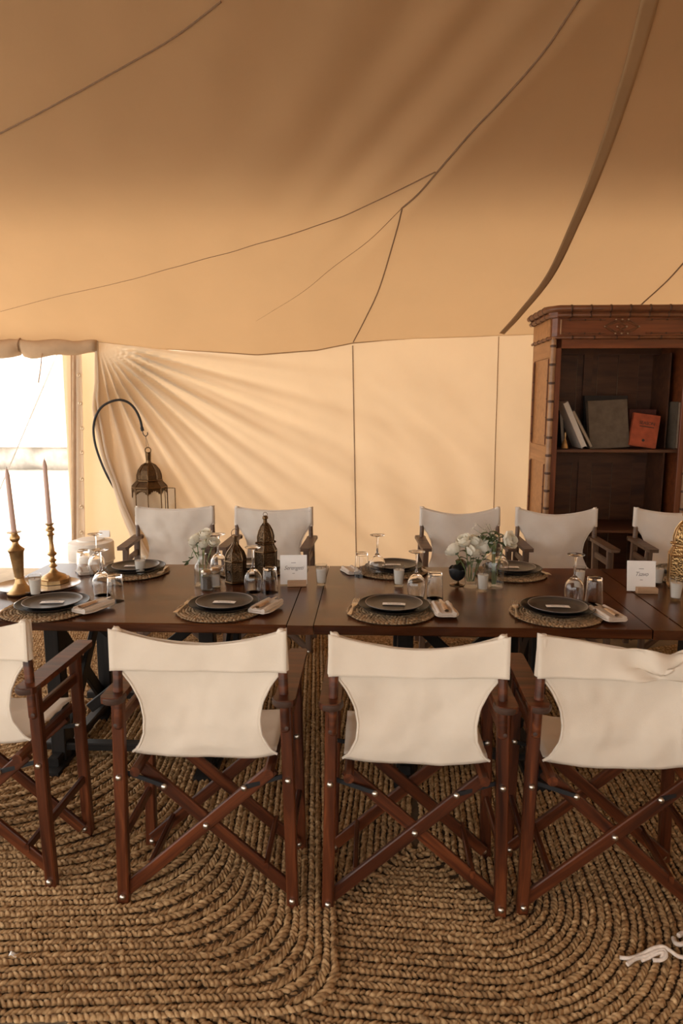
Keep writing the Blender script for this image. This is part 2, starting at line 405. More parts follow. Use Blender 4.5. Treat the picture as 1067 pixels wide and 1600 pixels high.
for px_top, px_bot, rr in ((551, 557, .0045), (779, 768, .004)):
    pl = []
    for k in range(40):
        t = k / 39; y = 540 - (14 if px_top > 700 else 0) + 350 * t
        p = Py(px_top + (px_bot - px_top) * t, y, WALL_Y - .0)
        v = min(p.z / (eave(p.x) + .012), 1); xl = wall_edge(2.19 * v); u = ((p.x - xl) / (4.0 - xl)) ** (1 / 1.35)
        q = wall_pt(u, v); pl.append((q[0], q[1] - .005, q[2]))
    obj('wall_seam', MB().tube(pl, rr, 6), M['seam'] if px_top < 700 else M['shade_seam'], wall_back)
for off, r0, r1 in ((.0, .012, .034), (.045, .010, .026), (-.035, .008, .022)):
    pl = []; rr = []
    for k in range(40):
        v = 1 - k / 39; q = wall_pt(max(off, 0) * .1, v); pl.append((q[0] + off * (1.1 - v) + .01 * math.sin(7 * v + off * 60), q[1] - .012 + (.03 if off < 0 else 0), q[2])); rr.append(r0 + (r1 - r0) * (1 - v) * (.8 + .2 * math.sin(9 * v + off * 90)))
    obj('gathered_fold', MB().tube(pl, rr, 10), M['flap'], wall_back, smooth=80)
# narrow dark join under the eave
el = []
for k in range(60):
    x = -1.9 + k / 59 * 2.2; el.append((x, WALL_Y - .012, eave(x) + .002))
obj('eave_join', MB().tube(el, [.001 + .004 * math.sin(PI * k / 59) for k in range(60)], 6), M['shade_seam'], wall_back)
def side_wall_pt(u, v):
    y = WALL_Y - (WALL_Y + 1.2) * u; return (4.0 + .01 * math.sin(y * 5), y, roof_z(3.95, y) * v)
struct(obj('wall_right', MB().grid(side_wall_pt, 60, 30), M['wall'], smooth=180, solid=.003))

# tent door: hanging flap left of the wall, rolled canvas above the opening
flap = thing('door_flap', 'pale canvas door flap with brown hem and brass eyelets beside the opening', 'tent flap', (-2.6, 6.55, 0))
def on_flap(px, py, Y=6.52): p = Py(px, py, Y); return (p.x + 2.6, p.y - 6.55, p.z)
def strip(pl, pr, top, bot, Y, wav, mat, name, ph=0):
    def fn(u, v):
        a = Vector(on_flap(pl[0] + (pl[1] - pl[0]) * v, top + (bot - top) * v, Y)); b = Vector(on_flap(pr[0] + (pr[1] - pr[0]) * v, top + (bot - top) * v, Y))
        p = a.lerp(b, u); p.y += wav * math.sin(u * PI * 2.3 + ph + v * 2) * (.3 + .7 * v) ; return p
    return obj(name, MB().grid(fn, 14, 40), mat, flap, smooth=180, solid=.003)
strip((124, 120), (176, 250), 533, 915, 6.60, .03, M['flap'], 'inner_panel', .5)
strip((96, 116), (112, 124), 536, 915, 6.52, .012, M['flap'], 'outer_panel', 1.2)
strip((110, 113), (124, 122), 538, 915, 6.50, .010, M['hem'], 'hem')
strip((119, 120), (127, 135), 538, 915, 6.49, .006, M['flap'], 'eyelet_strip', 2)
hp = [on_flap(114 - 1.5 * t / 39, 541 + t * 9.4, 6.48) for t in range(40)]
obj('rope_edge', MB().tube(hp, [.006 + .002 * math.sin(k * 2.6) for k in range(40)], 6), M['flap'], flap)
for px, py in ((123, 586), (125, 630), (128.5, 669), (128, 707), (128, 749), (127, 792), (127, 832)):
    part('eyelet', 'eyelet', lambda: MB().lathe([(.009, -.004), (.017, -.003), (.019, 0), (.014, .003), (.009, .002)], 14, close=True), M['nail'], flap, on_flap(px, py, 6.47), (PI / 2, 0, 0))
roll = thing('rolled_canvas', 'rolled up tan canvas tied under the eave above the doorway', 'canvas roll', (-3.4, 6.36, 2.05))
rp = []; rr = []
for k in range(46):
    t = k / 45; x = -4.55 + 2.01 * t
    px_t = (x + 3.33) / .78
    rad = .085 - .03 * max(0, (x + 3.2) / .65) if x > -3.2 else .085
    for tie in (-3.26, -4.1): rad -= .035 * math.exp(-((x - tie) / .035) ** 2)
    zc = eave(x) + .010 - rad
    rp.append((x + 3.4, .0 + .012 * math.sin(t * 21), zc - 2.05)); rr.append(max(rad, .022))
mb = MB().tube(rp, rr, 18)
mb.v = [(x, y + .006 * math.sin(20 * z + 9 * x), z + .008 * math.sin(x * 17 + y * 30)) for x, y, z in mb.v]
obj('roll', mb, M['rolled'], roll, smooth=180)
for xt in (-3.26, -4.1):
    zc = eave(xt) + .010 - .05
    ring = [(xt + 3.4 + .01 * math.sin(a), .058 * math.cos(a), zc - 2.05 + .062 * math.sin(a)) for a in np.linspace(0, 2 * PI, 20, endpoint=False)]
    obj('tie', MB().tube(ring, .006, 6, closed=True), M['hem'], roll)
a, b = Py(67, 552, 6.3), Py(60, 598, 6.3)
obj('tie_string', MB().tube(smooth_path([(a.x + 3.4, a.y - 6.36, a.z - 2.02), (a.x + 3.39, a.y - 6.37, a.z - 2.09), ((a.x + b.x) / 2 + 3.4, -.06, (a.z + b.z) / 2 - 2.05), (b.x + 3.4, -.06, b.z - 2.05)]), .005, 6), M['hem'], roll)
g0, g1 = Py(93, 545, 6.7), Pz(-60, 905, 0)
tag(obj('guy_rope', MB().tube([g0, g1], .006, 6), M['rope']), 'thin white guy rope slanting to the ground outside the doorway', 'rope')
pb = Pz(110, 905, 0)
tag(obj('tent_stake', MB().tube([(pb.x + .03, 6.75, -.02), (pb.x - .05, 6.72, .42)], [.03, .012], 8), M['blackwood']), 'dark tapered stake at the foot of the door flap', 'stake')

# outside
hl = MB().grid(lambda u, v: (-70 + 110 * u, 60 + 8 * v, -1 + (6.5 + 1.6 * noise.noise((u * 6, 0, 2))) * v), 40, 6)
struct(obj('hillside', hl, M['hill'], smooth=180, solid=1.0))
def far(px, py): return Py(px, py, 17)
mt = thing('marquee', 'low white marquee with sloping roof seen far outside the doorway', 'tent', (far(0, 735).x, 17, 0))
w0, w1 = far(-330, 735).x - mt.location.x, far(190, 735).x - mt.location.x
zt = far(50, 699).z; zp = far(50, 628).z
def wallz(u, v): return (w0 + (w1 - w0) * u, .06 * math.sin(u * 60), zt * v)
obj('side_wall', MB().grid(wallz, 120, 4), M['hedge'], mt, smooth=180, solid=.02)
cx = (w0 + w1) / 2 - 1.6
obj('roof_panel', MB().grid(lambda u, v: (w0 - .2 + (w1 - w0 + .4) * u, -.1 + 3.0 * v, zt + (zp - zt) * (1 - min(1, abs(w0 - .2 + (w1 - w0 + .4) * u - cx) / (w1 - cx))) ** 1.3 * v + .02), 80, 10), M['tentwhite'], mt, smooth=180, solid=.03)

# ================================================================== RUGS (rows of real braid)
def rrect(a, b, r, step, full=False):
    r = min(r, a * .999, b * .999); seg = []; wts = {}
    def line(p, q):
        L = math.dist(p, q); n = max(int(L / step), 1)
        for i in range(n): t = i / n; seg.append((p[0] + (q[0] - p[0]) * t, p[1] + (q[1] - p[1]) * t))
    def arc(cx, cy, a0):
        n = max(int(r * PI / 2 / step), 3)
        for i in range(n): t = a0 + PI / 2 * i / n; wts[len(seg)] = math.sin(PI * i / n); seg.append((cx + r * math.cos(t), cy + r * math.sin(t)))
    line((a, -b + r), (a, b - r)); arc(a - r, b - r, 0); line((a - r, b), (-a + r, b)); arc(-a + r, b - r, PI / 2)
    line((-a, b - r), (-a, -b + r)); arc(-a + r, -b + r, PI); line((-a + r, -b), (a - r, -b)); arc(a - r, -b + r, -PI / 2)
    return (seg, np.array([wts.get(i, 0) for i in range(len(seg))])) if full else seg
_tv = np.array([(-1, 0, .1)] + [(-.45, y, z) for y, z in ((-.8, .1), (0, 1), (.8, .1), (0, -.5))] + [(.35, y, z) for y, z in ((-1, .1), (0, 1), (1, .1), (0, -.5))] + [(1, 0, 0)])
_tf = [(0, 2, 1), (0, 3, 2), (0, 4, 3), (0, 1, 4)] + [(1 + k, 1 + (k + 1) % 4, 5 + (k + 1) % 4, 5 + k) for k in range(4)] + [(9, 5, 6), (9, 6, 7), (9, 7, 8), (9, 8, 5)]
def braid_mesh(path, width, pitch, hgt, name, mat, jit=.18, z0=0.0, wts=None, gain=0.0, ang0=35):
    P = np.array(path); Q = np.vstack([P, P[:1]]); d = np.diff(Q, axis=0); L = np.hypot(d[:, 0], d[:, 1]); cum = np.concatenate([[0], np.cumsum(L)])
    n = max(int(cum[-1] / pitch), 4); s = (np.arange(n) + .5) * cum[-1] / n
    verts = []; 
    for side in (-1, 1):
        ss = (s + (pitch * .5 if side > 0 else 0)) % cum[-1]; i = np.searchsorted(cum, ss, side='right') - 1; i = np.clip(i, 0, len(L) - 1)
        f = (ss - cum[i]) / np.maximum(L[i], 1e-9); pos = Q[i] + d[i] * f[:, None]; tan = d[i] / np.maximum(L[i], 1e-9)[:, None]
        nor = np.stack([-tan[:, 1], tan[:, 0]], 1)
        wf = np.ones(n) if wts is None else 1 + gain * wts[i % len(wts)]
        ang = side * (R(ang0) + rng.normal(0, jit * .5, n)); ca, sa = np.cos(ang)[:, None], np.sin(ang)[:, None]
        ax = tan * ca + nor * sa; ay = -tan * sa + nor * ca
        c = pos + nor * (side * width * .235 * wf)[:, None]
        sl = wf * width * .38 * (1 + rng.normal(0, jit, n)); sw = pitch * .58 * (1 + rng.normal(0, jit, n)); sh = hgt * (1 + rng.normal(0, jit, n))
        V = np.zeros((n, 10, 3))
        V[:, :, :2] = c[:, None, :] + ax[:, None, :] * (_tv[None, :, 0:1] * sl[:, None, None]) + ay[:, None, :] * (_tv[None, :, 1:2] * sw[:, None, None])
        V[:, :, 2] = z0 + hgt * .5 + _tv[None, :, 2] * sh[:, None] * .9
        verts.append(V.reshape(-1, 3))
    V = np.vstack(verts); nn = 2 * n
    faces = [tuple(k * 10 + j for j in f) for k in range(nn) for f in _tf]
    me = bpy.data.meshes.new(name); me.from_pydata(V.tolist(), [], faces); me.update(); me.shade_smooth(); me.materials.append(mat)
    return me
def rug(label, c, rz, a, b, rowy, rfn, pitch=.0165, width=.047, hgt=.0115, base=.006, lift=0.0):
    t = thing('jute_rug', label, 'rug', (c[0], c[1], lift), rz, 'braided jute rugs')
    rc = rfn(0)
    obj('backing', MB().prism(rrect(a - .01, b - .01, rc, .06), .0, base), M['jute_base'], t, smooth=0)
    k = 0
    while True:
        off = width * (k + .5)
        if min(a, b) - off < width * .4: break
        path, wts = rrect(a - off, b - off, rfn(off), .03, True); k_ = (rfn(off + width) - rfn(off)) / width
        o = bpy.data.objects.new('braid_row', braid_mesh(path, width * .97, pitch, hgt, 'braid_row', M['jute'], z0=base, wts=wts, gain=max(0, .414 * (1 + k_)))); link(o, t)
        o['kind'] = 'stuff'; k += 1
    return t
# corner of the near left rug: (-.11, 1.545)
RZ = R(4.5)
def place(corner, rz, a, b):
    return (corner[0] - (a * math.cos(rz) + b * math.sin(rz)), corner[1] - (a * math.sin(rz) - b * math.cos(rz)))
LA, LB = 1.6, 1.66
rug('wide braided jute rug under the left table with its corner lapping over the next rug', place((-.07, 1.565), RZ, LA, LB), RZ, LA, LB, 0, lambda o: .13 + .42 * o, lift=.012)
rug('braided jute rug under the middle table, its coil centre between the chair legs', (.20, 2.85), R(-3), 1.14, 1.72, 0, lambda o: max(.95 - o, .05), lift=0.0)
rug('braided jute rug lying under the right-hand table by the bookcase', (2.45, 2.75), R(-2), 1.05, 1.75, 0, lambda o: max(.8 - o, .05), pitch=.026, lift=0.0)
rug('braided jute rug behind the table beneath the far row of chairs', (1.0, 4.93), R(0), 1.1, .31, 0, lambda o: max(.25 - o, .05), pitch=.026, width=.05, lift=0.0)

ya = thing('yarn_tassel', 'frayed white yarn tie lying on the rug at the right edge', 'yarn', Pz(1025, 1492, .02))
def yarn(pix, r, name='strand'):
    pts = []
    for x, y, h in pix:
        p = Pz(x, y, .024 + h); pts.append(p - ya.location)
    obj(name, MB().tube(smooth_path(pts, 6), r, 6), M['yarn'], ya, smooth=80)
yarn([(968, 1496, 0), (985, 1497, .004), (1003, 1491, .008), (1020, 1482, .02), (1035, 1479, .024), (1048, 1486, .02), (1060, 1494, .01), (1080, 1498, 0)], .006)
yarn([(980, 1507, 0), (992, 1498, .004), (1008, 1494, .008), (1024, 1487, .016), (1037, 1484, .02), (1040, 1494, .012), (1032, 1500, .006), (1020, 1500, .004)], .006)
yarn([(1002, 1501, 0), (1012, 1497, .004), (1026, 1490, .014), (1036, 1488, .018), (1033, 1497, .008)], .005)
yarn([(1052, 1466, .004), (1056, 1474, .012), (1066, 1475, .014), (1076, 1466, .01), (1068, 1458, .008), (1060, 1462, .01)], .007)
tag(obj('paper_scrap', MB().grid(lambda u, v: (.022 * (u - .5), .014 * (v - .5), .004 * math.sin(u * 5 + v)), 6, 5), M['paper'], None, Pz(21, 1491, .032), solid=.001), 'tiny white paper scrap on the rug near the left edge', 'paper')

# ================================================================== DIRECTOR CHAIRS
LEGZ = .70; DEP = .285
def build_chair(label, loc, rz, wm, cm, group, sag=.05, sag_c=0.0, dip=0.0, seed=0, crumple=0.0):
    t = thing('folding_chair', label, 'chair', loc, rz, group)
    W = M[wm]
    xb = .272; xt = .258        # leg half-spacing at floor and at arm
    for sx in (-1, 1):
        # rear leg leans inwards a touch; front leg likewise
        rod('leg', (sx * xb, 0, 0), (sx * xt, 0, LEGZ), .030, .037, W, t, up=(1, 0, 0), ch=.004)
        rod('leg', (sx * xb, DEP, 0), (sx * xt, DEP, LEGZ), .030, .037, W, t, up=(1, 0, 0), ch=.004)
        post = part('dowel', 'back_post', lambda: MB().tube([(0, 0, z) for z in (0, .005, .30, .308)], [.010, .0145, .0145, .010], 14), W, t, (sx * xt * .995, -.012, .60), (0, sx * R(-1.8), 0))
        part('plug', 'post_plug', lambda: MB().lathe([(.0001, .003), (.007, .002), (.007, -.003)], 10), M['collar'], t, (sx * (xt + .003), -.024, .615), (PI / 2, 0, 0))
        arm = MB().prism([(-.032, -.05), (-.026, -.062), (-.010, -.068), (.010, -.068), (.026, -.062), (.032, -.05), (.032, DEP + .075), (.026, DEP + .09), (-.026, DEP + .09), (-.032, DEP + .075)], -.010, .010) if ('arm', wm) not in _cache else None
        part('arm', 'armrest', lambda: arm, W, t, (sx * (xt + .002), 0, LEGZ + .012))
        part('collar', 'arm_collar', lambda: MB().lathe([(.018, -.012), (.033, -.012), (.037, -.006), (.037, .005), (.034, .0085), (.018, .0085)], 20, close=True), M['collar'], t, (sx * xt * .998, -.036, LEGZ + .011))
        for z, h in ((.615, .040), (.225, .030)):
            rod('side_rail', (sx * (xb - .014 * z / .7), .01, z), (sx * (xb - .014 * z / .7), DEP - .01, z), .018, h, W, t, ch=.004)
        rod('seat_rail', (sx * .205, -.035, .470), (sx * .205, DEP + .06, .470), .030, .030, W, t, ch=.008)
        # spreader between the front and rear crossbars
        rod('spreader', (sx * .185, .014, .125), (sx * .185, DEP - .014, .125), .016, .026, W, t, ch=.003)
    for y, s in ((-.002, 1), (DEP + .002, -1)):
        for k, sx in enumerate((1, -1)):
            yy = y + s * (.030 if k else .012)
            rod('crossbar', (-sx * .262, yy, .040), (sx * .215, yy, .465), .017, .040, W, t, up=(0, 0, 1), ch=.003)
            # iron link from the leg to the crossbar
            obj('iron_link', MB().bar((sx * .262, y + s * .022, .440), (sx * .125, y + s * -.002, .408), .006, .014), M['iron'], t)
    bolt = lambda: MB().lathe([(.0001, .0065), (.005, .006), (.0085, .0035), (.0098, 0), (.0098, -.003)], 12)
    fr = -1
    for y0, rx in ((-.0195, PI / 2), (DEP + .0195, -PI / 2)):
        s = -1 if y0 < 0 else 1
        for sx in (-1, 1):
            part('bolt', 'bolt', bolt, M['bolt'], t, (sx * .271, y0, .030), (rx, 0, 0))
            part('bolt', 'bolt', bolt, M['bolt'], t, (sx * .263, y0, .440), (rx, 0, 0))
            part('bolt', 'bolt', bolt, M['bolt'], t, (sx * .125, y0 + .009 * -s * (1 if sx > 0 else 1), .408), (rx, 0, 0))
            if s > 0: continue
            part('bolt', 'bolt', bolt, M['bolt'], t, (sx * .265, DEP - .0195, .030), (PI / 2, 0, 0))
            part('bolt', 'bolt', bolt, M['bolt'], t, (sx * .263, DEP - .0195, .440), (PI / 2, 0, 0))
            part('bolt', 'bolt', bolt, M['bolt'], t, (sx * .135, DEP - .030, .395), (PI / 2, 0, 0))
        part('bolt', 'bolt', bolt, M['bolt'], t, (0, y0 + .017 * -s, .273), (rx, 0, 0))
    # canvas back: body narrows to a waist then spreads to the seat rails
    TOP = .925; BOT = .496
    def half(z):
        q = (TOP - z) / (TOP - BOT)
        return float(np.interp(q, [0, .24, .30, .42, .55, .68, .80, .90, 1.0], [.262, .262, .250, .212, .186, .177, .182, .200, .226]))
    def topz(u):
        x = 2 * u - 1; s = sag * (1 - abs(x - sag_c * (1 - x * x)) ** 1.8)
        return TOP - s - dip * math.exp(-((x - .35) / .22) ** 2)
    def nz(x, z, k=1.0): return (noise.noise((x * 1.6 + z * 2 + seed, z * 9 - x * .8, seed * 1.7)) * .011 + noise.noise((x * 3.5 + z * 7 + seed, z * 16 - x * 3, seed)) * .004) * k
    def body(u, v):
        x = 2 * u - 1; z1 = topz(u) - .004; z0 = BOT + (.014 * (x * x) ** 2 - .008 * (1 - x * x)); z = z1 + (z0 - z1) * v
        h = half(z) if v < 1 else half(BOT)
        q = (TOP - z) / (TOP - BOT)
        y = -.008 + .022 * math.sin(PI * min(q * 1.1, 1)) * (1 - x * x) + .035 * max(0, q - .75) / .25 * (1 - .2 * x * x)
        y += nz(x, z) * (1 - x ** 6) + .012 * (1 - x * x) * (1 - q)
        if q < .34: y += .0135 * x ** 8 * (1 - max(0, q - .26) / .08)
        return (x * h, y, z)
    bcv = obj('back_canvas', MB().grid(body, 34, 34), M[cm], t, smooth=180, solid=.003)
    def band(u, v):
        x = 2 * u - 1; z1 = topz(u); z0 = .796 - .006 * (1 - x * x); z = z1 + (z0 - z1) * v
        y = -.024 + .012 * (1 - x * x) * (1 - v * .6) + nz(x + 3, z, .8) * (1 - x ** 6) - .004 * v
        z += crumple * .03 * math.sin(6 * x + 9 * v) * math.exp(-((x - .3) / .35) ** 2) * (1 - v)
        y -= crumple * .018 * math.sin(8 * x - 5 * v) * math.exp(-((x - .3) / .35) ** 2)
        y -= .010 * x ** 8; return (x * .2655, y, z)
    obj('top_band', MB().grid(band, 40, 14), M[cm], t, smooth=180, solid=.003)
    def sleeve(sx):
        def f(u, v):
            a = 2 * PI * u; z1 = TOP - .001; z = z1 + (.797 - z1) * v
            r = .0165 * (1 if v > .06 else .5)
            return (sx * (.2475 + .006 * v) + r * math.cos(a), -.014 + r * 1.02 * math.sin(a), z)
        return f
    for sx in (-1, 1):
        mb = MB().grid(sleeve(sx), 18, 12, wrap=True); mb.f.append(tuple(range(18)))
        obj('sleeve', mb, M[cm], t, smooth=60)
        # stitched edge cord along the waist
        cp = []
        for k in range(20):
            v = .34 + .66 * k / 19; p = body(0 if sx < 0 else 1, v); cp.append((p[0], p[1] - .001, p[2]))
        obj('edge_piping', MB().tube(cp, .004, 6), M[cm], bcv)
    def seat(u, v):
        x = 2 * u - 1; s = .035 * (1 - x * x)
        return (x * .222, .030 + (DEP + .015) * v, .516 - s * .30 + nz(x + 7, v, .6))
    obj('seat_canvas', MB().grid(seat, 20, 16), M[cm], t, smooth=180, solid=.003)
    return t
near = 'mahogany chairs on the near side of the table'
build_chair('mahogany folding chair cut off by the left edge, nearest the doorway, seen from behind', (-1.32, 2.01, .022), R(-1), 'chairwood', 'canvas', near, seed=1)
build_chair('mahogany folding chair seen from behind in front of the left table, its cream back smooth', (-.512, 1.95, .022), R(.5), 'chairwood', 'canvas', near, sag=.055, seed=2)
build_chair('mahogany folding chair seen from behind, third from the left on the near side', (.143, 1.955, .012), R(0), 'chairwood', 'canvas', near, sag=.052, seed=3)
build_chair('mahogany folding chair with a crumpled top band at the right end of the near row', (.758, 1.96, .012), R(-1.5), 'chairwood', 'canvas', near, sag=.045, sag_c=.3, dip=.03, seed=4, crumple=1)
farg = 'weathered chairs on the far side of the table'
build_chair('weathered chair facing us in front of the hanging lantern', (-1.325, 4.50, .006), PI + R(5), 'chairgrey', 'canvas_far', farg, sag=.02, seed=5)
build_chair('weathered chair facing us behind the two table lanterns left of the wall seam', (-.655, 4.50, .006), PI + R(-2), 'chairgrey', 'canvas_far', farg, sag=.025, seed=6)
build_chair('weathered chair facing us behind the rose vases', (.592, 4.50, .014), PI + R(2), 'chairgrey', 'canvas_far', farg, sag=.05, seed=7)
build_chair('weathered chair facing us in front of the left part of the bookcase', (1.225, 4.50, .014), PI, 'chairgrey', 'canvas_far', farg, sag=.05, seed=8)
build_chair('weathered chair facing us at the right edge behind the gilt lantern', (2.0, 4.50, .014), PI + R(-3), 'chairgrey', 'canvas_far', farg, sag=.035, seed=9)

# ================================================================== TABLES
TY0, TY1 = 2.565, 3.575; TZ = .75
def table(label, x0, x1, group='dining tables set end to end'):
    cx, cy = (x0 + x1) / 2, (TY0 + TY1) / 2; t = thing('trestle_table', label, 'table', (cx, cy, .010), 0, group)
    L, D = x1 - x0, TY1 - TY0
    def top():
        mb = MB(); mb.bar((-L / 2, 0, TZ - .010 - .019), (L / 2, 0, TZ - .010 - .019), D, .038, ch=.004); return mb
    obj('tabletop', top(), M['tablewood'], t)
    zt = TZ - .05; fx = L / 2 - .37
    for sx in (-1, 1):
        x = sx * fx
        for sy in (-1, 1):
            rod('post', (x, sy * .27, .03), (x, sy * .27, zt), .065, .065, M['blackwood'], t, up=(1, 0, 0), ch=.004)
            obj('foot', MB().prism([(-.045, -.14), (.045, -.14), (.045, .14), (-.045, .14)], 0, .035), M['blackwood'], t, (x, sy * .27, 0))
        rod('top_rail', (x, -.42, zt + .005), (x, .42, zt + .005), .06, .04, M['blackwood'], t)
        rod('foot_rail', (x, -.36, .055), (x, .36, .055), .05, .04, M['blackwood'], t)
        for s in (-1, 1):
            rod('brace', (x + s * .018, -s * .25, .09), (x + s * .018, s * .25, zt - .03), .022, .06, M['blackwood'], t)
    for sy in (-1, 1):
        rod('stretcher', (-fx - .1, sy * .27, .095), (fx + .1, sy * .27, .095), .05, .035, M['blackwood'], t)
    for s in (-1, 1):
        rod('long_brace', (-s * fx, .05 * s, .12), (s * fx, .05 * s, zt - .03), .025, .05, M['blackwood'], t)
    return t
table('dark walnut trestle table at the left with the brass candlesticks', -1.745, -.330)
table('dark walnut trestle table in the middle with the rose vases', -.220, 1.080)
table('dark walnut trestle table at the right edge with the gilt lantern', 1.212, 2.62)
def leaf(label, x0, x1, skew):
    o = obj('table_leaf', MB().prism([(-(x1 - x0) / 2 - skew, -.505), ((x1 - x0) / 2 - skew, -.505), ((x1 - x0) / 2 + skew * .5, .505), (-(x1 - x0) / 2 + skew * .5, .505)], -.038, 0), M['boardwood'], None, ((x0 + x1) / 2, (TY0 + TY1) / 2, TZ - .001), smooth=0)
    tag(o, label, 'table leaf', 'boards bridging the tables')
leaf('narrow walnut board bridging the left and middle tables under the white card', -.326, -.224, .0)
leaf('narrow walnut board bridging the middle and right tables', 1.086, 1.206, .0)

# ================================================================== PLACE SETTINGS
def placemat_fn():
    mb = MB(); mb.lathe([(.0001, .0), (.176, 0), (.176, .004), (.0001, .004)], 48); return mb
_pm = {}
def placemat(label, loc, r=.185, s=0):
    t = thing('placemat', label, 'placemat', loc, random.random() * 6, 'round woven placemats')
    part('pmbase', 'mat_base', placemat_fn, M['jute_base'], t)
    for k in range(7):
        rad = r - .013 - .0255 * k
        if k not in _pm: _pm[k] = braid_mesh([(rad * math.cos(a), rad * math.sin(a)) for a in np.linspace(0, 2 * PI, 60, endpoint=False)], .027, .0155, .0058, 'coil_row', M['seagrass'], z0=.003)
        o = bpy.data.objects.new('coil_row', _pm[k]); link(o, t); o['kind'] = 'stuff'
    return t
def plate_fn(r, h, lip):
    return lambda: MB().lathe([(.0001, .002), (r * .62, .002), (r * .64, 0), (r * .70, 0), (r * .72, .003), (r * .97, h - .004), (r, h), (r - .003, h + .001), (r * .93, h - lip), (r * .74, .006), (r * .70, .005), (.0001, .005)], 56)
def dplate(label, loc): return tag(part('dplate', 'dinner_plate', plate_fn(.150, .020, .005), M['plate'], None, loc), label, 'plate', 'charcoal dinner plates')
def splate(label, loc):
    o = tag(part('splate', 'side_plate', plate_fn(.120, .016, .004), M['plate_g'], None, loc), label, 'plate', 'grey side plates')
    part('splate_rim', 'rim', lambda: MB().lathe([(.1185, .0155), (.1205, .0165), (.1200, .0178), (.1175, .0176), (.1160, .0162)], 56, close=True), M['rim'], o); return o
def card(label, loc, rz):
    t = thing('place_card', label, 'card', loc, rz, 'place cards on plates')
    part('pcard', 'card', lambda: MB().grid(lambda u, v: ((u - .5) * .095, (v - .5) * .032, .0016 + .0015 * math.sin(u * 3)), 8, 4).box((0, 0, 0.0005), (.001, .001, .001)), M['paper'], t)
    part('pcard_t', 'handwriting', lambda: MB().tube([(-.028 + .056 * k / 30, .004 * math.sin(k * 1.9) * (.6 + .4 * math.sin(k * .7)), .0042) for k in range(31)], .0006, 4), M['ink'], t)
def fork(label, loc, rz):
    t = thing('fork', label, 'fork', loc, rz, 'forks')
    def h():
        mb = MB(); mb.grid(lambda u, v: ((u - .5) * float(np.interp(v, [0, .3, .62, .72, .8, 1], [.019, .012, .007, .012, .024, .024])), -.10 + .15 * v, .003 + .008 * math.sin(v * PI) * (1 - 2 * abs(u - .5)) * .4 + .006 * v * v), 5, 22); return mb
    o = part('fork_h', 'handle', h, M['steel'], t)
    for k in range(4):
        x = -.0102 + .0068 * k
        part(('tine', k), 'tine', lambda: MB().tube([(x, .048, .009), (x * 1.02, .075, .012), (x * .98, .105, .012)], [.0024, .0020, .0010], 6), M['steel'], t)
def napkin(label, loc, rz, wd=.10, ln=.17, knife=True):
    t = thing('napkin', label, 'napkin', loc, rz, 'folded napkins')
    def roll_fn(w2, l2, h, z, ph):
        def f(u, v):
            a = 2 * PI * u; sx = math.copysign(abs(math.cos(a)) ** .45, math.cos(a)); sz = math.copysign(abs(math.sin(a)) ** .6, math.sin(a))
            yy = (v - .5) * l2; e = 1 - .25 * abs(2 * v - 1) ** 8
            return (sx * w2 / 2 * e + .004 * math.sin(v * 5 + ph), yy, z + h / 2 + sz * h / 2 * e + .002 * noise.noise((sx * 2 + ph, v * 6, ph)))
        mb = MB().grid(f, 28, 16, wrap=True); mb.f += [tuple(range(27, -1, -1)), tuple(range(15 * 28, 16 * 28))]; return mb
    part(('nap1', wd), 'lower_fold', lambda: roll_fn(wd, ln, .009, 0, 0), M['linen'], t)
    part(('nap2', wd), 'upper_fold', lambda: roll_fn(wd * .92, ln * .97, .009, .008, 2), M['linen'], t)
    for s in (-1, 1):   # rolled ends of the fold towards the viewer
        part(('nap3', wd, s), 'rolled_edge', lambda: MB().tube([(s * wd * .30, -ln * .49, .013), (s * wd * .30, 0, .014), (s * wd * .30, ln * .48, .013)], [.009, .0095, .009], 12), M['linen'], t)
    if knife:
        k = thing('table_knife', label.replace('folded linen napkin', 'wooden-handled knife'), 'knife', Vector(loc) + Vector((0, 0, .019)), rz, 'wooden-handled knives')
        part('knife_h', 'handle', lambda: MB().grid(lambda u, v: (math.cos(2 * PI * u) * .010 * (1 + .2 * math.sin(v * 4)), -.075 + .085 * v, .006 + math.sin(2 * PI * u) * .006), 14, 10, wrap=True), M['paleoak'], k)
        part('knife_b', 'blade', lambda: MB().grid(lambda u, v: ((u - .5) * .018 * (1 - .6 * v ** 4), .008 + .085 * v, .006), 4, 10).box((0, .012, .006), (.016, .010, .008)), M['steel'], k)
def setting(n, px, py, small_dx=0, rzc=0):
    c = Pz(px, py, TZ + .01); c.z = TZ + .001
    placemat('round woven placemat ' + n, c)
    dplate('charcoal dinner plate ' + n, c + Vector((.012, .02, .012)))
    splate('grey side plate ' + n, c + Vector((.012 + small_dx, .02, .022)))
    return c
NEAR = [('at the left end of the near side', 75, 950), ('near the salt and pepper shakers', 345, 950), ('at the third near place, before the middle table', 611, 953), ('at the near place beside the right-hand board', 868, 957)]
NAPS = [(147, 950, R(-24)), (416, 950, R(-20)), (693, 955, R(4)), (948, 962, R(10))]
for (n, px, py), (nx, ny, nr) in zip(NEAR, NAPS):
    c = setting(n, px, py)
    card('small white place card on the plate ' + n, c + Vector((.012, .015, .029)), R(-4) if px > 100 else R(8))
    fork('fork on the placemat ' + n, c + Vector((-.158, .02, .010)), R(-8))
    q = Pz(nx, ny, TZ + .012); q.z = TZ + .012 if px == 0 else TZ + .004
    if nx < 950: pass
    napkin('folded linen napkin ' + n, (q.x, q.y, TZ + .012), nr)
FAR = [('at the far place before the hanging lantern', 207, 892), ('at the far place behind the two table lanterns', 393, 889), ('at the far place behind the upturned glass', 612, 890), ('at the far place right of the rose vases', 797, 894), ('at the far place behind the gilt lantern', 1072, 899)]
